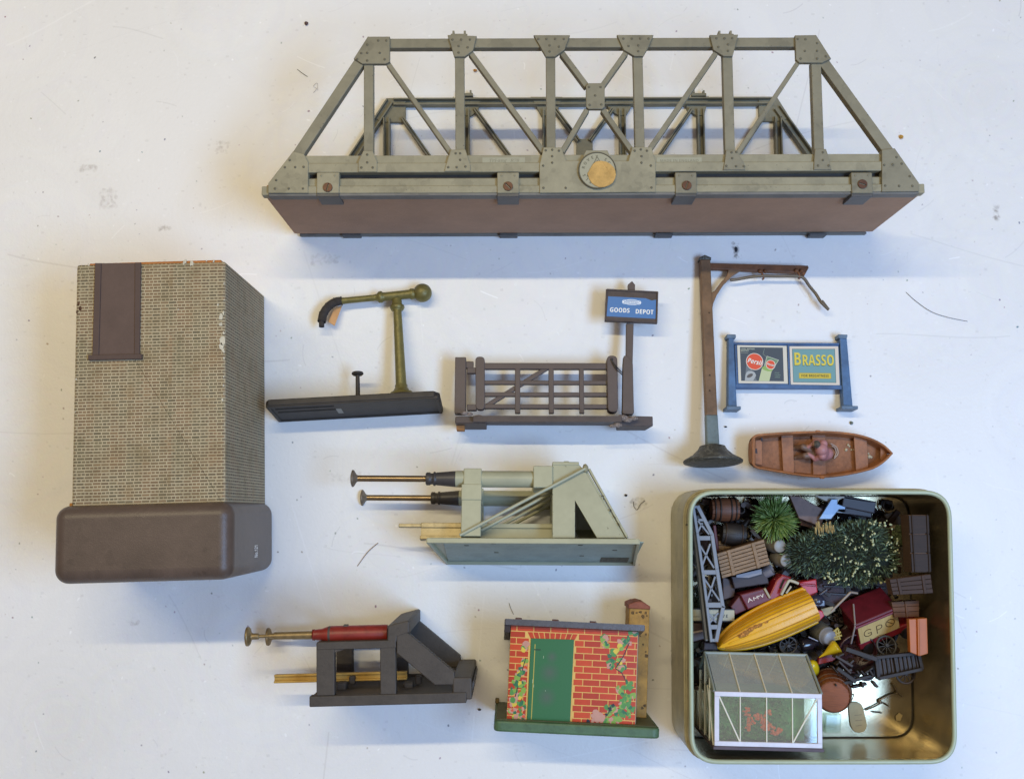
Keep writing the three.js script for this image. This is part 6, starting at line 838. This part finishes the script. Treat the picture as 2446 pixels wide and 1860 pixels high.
{ const F = T('yellow_funnel', 'glossy yellow pointed funnel lying over a red strip above the large barrel', 'model part', zK, 980, 960, 20); F.part('funnel', lathe(F.at3(zK(905, 1008), 1.2), F.at3(zK(1022, 938), 3), [[0.15, 0], [0.9, 3.4], [2.2, 6.2], [3.2, 8.6], [2.9, 9.9], [0, 10.2]], 24), mat('#cfae1c', { t: 'soft', tile: 12, r: 0.28 })); }
{ const F = T('red_strip', 'dull red curved strip directly under the yellow funnel', 'model part', zK, 980, 1030, 16); F.part('strip', poly(F.pts(zK, 3, 905, 1012, 1030, 955, 1042, 985, 985, 1030, 900, 1050), 0, 3, 0.4), mat('#8b2424', { t: 'grime', tile: 8, r: 0.45 })); }
{ const F = T('plastic_stopper', 'small glossy yellow stopper beside the greenhouse roof and the barrel', 'model part', zK, 868, 1062, 18); F.part('cap', [lathe(F.at3(zK(870, 1092), -3), F.at3(zK(862, 1036), 5), [[0, 0], [2.8, 0.2], [3, 4], [2.6, 7.4], [1.2, 9], [0, 9.2]], 22)], mat('#d2b31a', { t: 'soft', tile: 12, r: 0.28 })); }
{ const F = T('yellow_lattice', 'broken yellow lattice scrap between the grey churn and the dark tub', 'model part', zK, 1010, 870, 20), m = mat('#a78f25', { t: 'soft', r: 0.5 }); for (const [a, b, c, d] of [[980, 868, 1015, 838], [990, 878, 1030, 862], [985, 895, 1035, 880], [1000, 850, 1010, 900], [1015, 845, 1022, 905], [995, 905, 1030, 900]]) F.part('lath', bar(F.at(zK(a, b), 1), F.at(zK(c, d), 1), 0.8, 0.2 + rnd(0, 0.4), 1 + rnd(0, 0.5), 0.15), m); }
{ const F = T('black_bottle', 'glossy black bottle-shaped piece lying between the yellow boat and the greenhouse', 'model bottle', zK, 830, 925, 16); F.part('bottle', lathe(F.at3(zK(795, 938), 2), F.at3(zK(900, 925), 2), [[0, 0], [2.4, 0.2], [2.7, 1.2], [2.6, 5.2], [1.4, 6.6], [1.1, 8.4], [0, 8.5]], 22), mat('#1d1a22', { t: null, r: 0.15 })); F.part('bottle_stripe', bar(F.at(zK(845, 890), 5.4), F.at(zK(900, 915), 5.4), 0.6, 4.4, 5.4, 0.2), mat('#77727a', { t: null, r: 0.3 })); }
{ const F = T('price_tag', 'cream oval paper tag with faint writing lying on the bare floor of the tin', 'tag', zK, 1120, 1440, 1.4), q = F.pts(zK, 0.5, 1072, 1262, 1150, 1262, 1182, 1400, 1165, 1438, 1112, 1440, 1085, 1400); F.part('paper', poly(roundPoly(q, 3.5, 5), 0.1, 0.5, 0.1), mat('#b3a47c', { t: 'soft', tile: 18, r: 0.7 })); F.part('written_line', [[1108, 1340, 1150, 1335], [1112, 1370, 1152, 1366], [1118, 1400, 1150, 1396]].map(([a, b, c, d]) => bar(F.at(zK(a, b), 0.5), F.at(zK(c, d), 0.5), 0.25, 0.45, 0.56, 0)), mat('#8b7c5e', { t: null })); F.part('tag_tie', tube([F.at3(zK(1090, 1262), 0.8), F.at3(zK(1105, 1215), 1.6), F.at3(zK(1080, 1240), 1.2), F.at3(zK(1060, 1290), 0.6)], 0.25, 24, 6), mat('#b5aa8a', { t: null })); }
{ const F = T('clear_block', 'clear glassy offcut on the tin floor at the foot of the orange-brown barrel', 'offcut', zK, 985, 1420, 1.4); F.part('offcut', poly(F.pts(zK, 5, 945, 1335, 1035, 1335, 1030, 1440, 940, 1440), 0, 5, 0.4), new THREE.MeshPhysicalMaterial({ color: new THREE.Color().setRGB(0.8, 0.85, 0.78), roughness: 0.15, transmission: 0.9, thickness: 0, ior: 1.45 })); }
{ const F = T('wire_piece', 'thin bent silver wire lying on the tin floor below the wagon', 'wire', zK, 1290, 1250, 1.6), s = mat('#8f8578', { t: null, r: 0.35, m: 0.7 }); F.part('wire', [tube([F.at3(zK(1245, 1255), 0.6), F.at3(zK(1310, 1225), 1), F.at3(zK(1352, 1208), 0.8), F.at3(zK(1330, 1160), 1.4)], 0.4, 30, 7), tube([F.at3(zK(1345, 1205), 1), F.at3(zK(1382, 1232), 0.6)], 0.35, 8, 7), ball(F.at3(zK(1255, 1262), 0.8), 0.9)], s); }
{ const F = T('wire_piece', 'small crooked dark wire just left of the silver wire on the tin floor', 'wire', zK, 1200, 1290, 1.6); F.part('wire', [tube([F.at3(zK(1170, 1310), 0.6), F.at3(zK(1220, 1290), 0.8), F.at3(zK(1270, 1268), 0.8), F.at3(zK(1300, 1285), 0.6)], 0.35, 24, 7), tube([F.at3(zK(1210, 1320), 0.6), F.at3(zK(1265, 1325), 0.6)], 0.3, 8, 7)], mat('#55493a', { t: null, r: 0.4, m: 0.5 })); }
{ const F = T('paper_scrap', 'tiny tan scrap near the bright corner of the tin floor', 'scrap', zK, 1370, 1350, 1.5); F.part('scrap', poly(F.pts(zK, 0.4, 1345, 1345, 1365, 1325, 1385, 1340, 1372, 1372, 1348, 1370), 0, 0.4, 0.1), mat('#a89468', { t: 'soft', r: 0.7 })); }
{ const F = T('dark_sleeper', 'dark brown sleeper lying under the slatted crate above the lettered lorry', 'model part', zK, 510, 570, 8); F.part('sleeper', poly(F.pts(zK, 8, 400, 545, 600, 500, 620, 585, 420, 615), 0, 8, 0.5), mat('#33272a', { t: 'wood', tile: 8, r: 0.55 })); }
{ const F = T('grey_card', 'pale grey card edge sticking out under the slatted crate', 'model part', zK, 500, 540, 17); F.part('card', poly(F.pts(zK, 1, 430, 535, 575, 500, 578, 530, 500, 552, 430, 550), 0, 1, 0.2), mat('#8d8d95', { t: 'soft', r: 0.5 })); }
{ const F = T('grey_tube', 'short grey tube end right of the pale card edge', 'model part', zK, 625, 515, 12); F.part('tube_end', lathe(F.at3(zK(590, 525), 2), F.at3(zK(640, 500), 4), [[2.2, 0], [2.6, 0.4], [2.6, 4.2], [1.8, 4.2], [1.8, 0]], 20), mat('#7b7980', { t: 'soft', r: 0.4 })); }
{ const F = T('brown_box', 'plain dull brown box behind the girder below the slatted crate', 'model box', zK, 385, 610, 5); F.part('box_body', poly(F.pts(zK, 8, 350, 545, 430, 570, 420, 660, 355, 680), 0, 8, 0.5), mat('#4f3d39', { t: 'grime', tile: 10, r: 0.55 })); }
{ const F = T('red_rod', 'thin red rod standing beside the girder near the black barrel', 'model part', zK, 315, 330, 12); F.part('rod', bar(F.at(zK(305, 250), 2), F.at(zK(325, 400), 2), 1.4, 0.4, 2, 0.3), darkR); }
{ const F = T('dark_moss', 'dark green moss clump in the corner between the left wall and the girder', 'model bush', zK, 200, 690, 6), n = [], c = F.at(zK(200, 680), 4); for (let i = 0; i < 140; i++) n.push(new THREE.TetrahedronGeometry(rnd(0.5, 1)).rotateX(rnd(0, 6)).rotateZ(rnd(0, 6)).translate(c[0] + rnd(-3, 3), c[1] + rnd(-5, 5), rnd(0, 5))); F.part('foliage', n, mat('#2c3522', { t: 'worn', tile: 4, r: 0.9 }), { kind: 'stuff' }); }
{ const F = T('cream_bracket', 'cream paper strip beside the dark red roof of the mail van', 'model part', zK, 960, 730, 12); F.part('strip', poly(F.pts(zK, 2, 915, 730, 985, 715, 1000, 740, 950, 770, 930, 765), 0.4, 2, 0.2), mat('#a39572', { t: 'soft', r: 0.6 })); F.part('rod', cyl(F.at3(zK(975, 745), 8), F.at3(zK(1086, 634), 10), 0.55, 0.55, 8), mat('#9a8c80', { t: null, r: 0.4 })); F.part('rod', cyl(F.at3(zK(1086, 634), 10), F.at3(zK(1125, 640), 8), 0.5, 0.5, 8), mat('#9a8c80', { t: null, r: 0.4 })); }
{ const F = T('maroon_floor_cover', 'dark maroon panel covering the tin floor under the lower edge of the flowering tree', 'model part', zK, 1080, 640, 5); F.part('panel', poly(F.pts(zK, 4, 900, 560, 1320, 570, 1300, 660, 1090, 660, 1000, 720, 905, 660), 0, 4, 0.4), mat('#33191d', { t: 'worn', tile: 8, r: 0.6 })); F.part('panel_rib', [bar(F.at(zK(930, 600), 5), F.at(zK(1290, 610), 5), 1, 3.6, 5, 0.2), bar(F.at(zK(940, 640), 5), F.at(zK(1080, 650), 5), 1, 3.6, 5, 0.2)], mat('#241518', { t: null, r: 0.5 })); }  // panel placed to cover the bright tin floor below the tree
{ // dark filler pieces added under the pile to keep its gaps dark
  const F = T('dark_filler', 'heap of tiny dark filler pieces added to darken the gaps at the bottom of the tin', 'model parts', zK, 800, 700, 1.2, { kind: 'stuff' }), n = [];
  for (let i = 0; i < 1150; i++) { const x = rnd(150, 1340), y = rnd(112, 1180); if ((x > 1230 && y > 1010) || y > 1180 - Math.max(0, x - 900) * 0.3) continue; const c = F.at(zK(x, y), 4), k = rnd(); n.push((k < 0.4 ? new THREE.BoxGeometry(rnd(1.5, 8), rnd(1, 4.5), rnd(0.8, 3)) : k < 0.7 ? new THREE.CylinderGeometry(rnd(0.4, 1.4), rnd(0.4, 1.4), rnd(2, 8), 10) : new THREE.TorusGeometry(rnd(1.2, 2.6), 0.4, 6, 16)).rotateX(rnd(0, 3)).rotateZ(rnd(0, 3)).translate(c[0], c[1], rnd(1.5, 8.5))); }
  F.part('filler_piece', n.filter((_, i) => i % 3 === 0).map((g) => g), mat('#2a2324', { t: 'grime', tile: 8, r: 0.5 }), { kind: 'stuff' }); F.part('filler_piece', n.filter((_, i) => i % 3 === 1), mat('#3c2b24', { t: 'grime', tile: 8, r: 0.55 }), { kind: 'stuff' }); F.part('filler_piece', n.filter((_, i) => i % 3 === 2), mat('#4a4440', { t: 'grime', tile: 8, r: 0.45 }), { kind: 'stuff' });
}

// ---------- crumbs and fibres on the table ----------
const crumb = (label, s, r, col, sq = 1, h = 0.7) => { const F = new Frame('crumb', label, 'crumb', s, 0); const g = new THREE.IcosahedronGeometry(r, 2), p = g.attributes.position; for (let i = 0; i < p.count; i++) { const k = 1 + 0.22 * Math.sin(p.getX(i) * 7 / r + p.getY(i) * 3 / r) * Math.cos(p.getZ(i) * 5 / r); p.setXYZ(i, p.getX(i) * k, p.getY(i) * k * sq, p.getZ(i) * k * h); } g.computeVertexNormals(); F.part('crumb_body', g.translate(0, 0, r * h * 0.9), mat(col, { t: 'worn', tile: 3, r: 0.85 })); };
crumb('tan crumb on the table right of the bridge end', zB(1955, 722), 1.0, '#b98b3c'); crumb('tan crumb seen through the bridge between its first two posts', zA(1390, 310), 0.9, '#b5824a', 0.8);
crumb('dark reddish crumb above the left end of the bridge', zA(342, 18), 0.9, '#5f4a48', 1.1); crumb('black chip beside the foot of the loading gauge', zG(393, 1265), 0.7, '#1f1c1c', 0.5); crumb('round grey pellet between the hoarding and the rowing boat', zG(1278, 1238), 0.8, '#6d7468');
crumb('dark brown chip right of the smaller buffer stop', zI(2157, 935), 0.6, '#453022', 0.7); crumb('dark crumb left of the tinplate hut base', zJ(24, 1245), 0.8, '#4d4238', 0.6); crumb('dark speck right of the larger buffer stop', zH(2020, 298), 0.7, '#3f342c', 0.8);
crumb('black flake on the table behind the loading gauge arm', zU(1588, 538), 0.75, '#2c2f36', 1.8, 0.25);
const fibre = (label, s, pts, r, col) => { const F = new Frame('fibre', label, 'fibre', s, 0); F.part('strand', tube(pts.map(([q, z]) => F.at3(q, z)), r, 40, 6), mat(col, { t: null, r: 0.7 })); };
fibre('long thin curved hair on the table at the right', zU(2000, 670), [[zU(1955, 630), 0.2], [zU(1975, 648), 0.5], [zU(2010, 672), 0.7], [zU(2045, 684), 0.6], [zU(2088, 693), 0.2]], 0.11, '#5a5552');
fibre('short brown splinter left of the larger buffer stop', zH(230, 710), [[zH(155, 790), 0.2], [zH(230, 690), 0.5], [zH(300, 628), 0.3]], 0.13, '#7a5238');
fibre('short dark thread left of the bridge', zA(310, 320), [[zA(285, 300), 0.2], [zA(318, 325), 0.4], [zA(348, 345), 0.2]], 0.14, '#565650');
fibre('tangled grey thread below the short dark thread', zA(400, 420), [[zA(385, 445), 0.2], [zA(405, 420), 0.7], [zA(385, 405), 0.4], [zA(408, 385), 0.6], [zA(412, 430), 0.3]], 0.07, '#a5a5a6');
fibre('curled dry leaf fibre right of the larger buffer stop', zH(2110, 360), [[zH(2072, 342), 0.2], [zH(2078, 378), 0.4], [zH(2098, 398), 0.5], [zH(2122, 360), 0.9], [zH(2152, 336), 0.4]], 0.14, '#5d564c');
fibre('fine hair above the tinplate hut roof', zJ(370, 160), [[zJ(345, 90), 0.2], [zJ(360, 140), 0.4], [zJ(395, 215), 0.3]], 0.12, '#6b604c');

renderer.render(scene, camera);
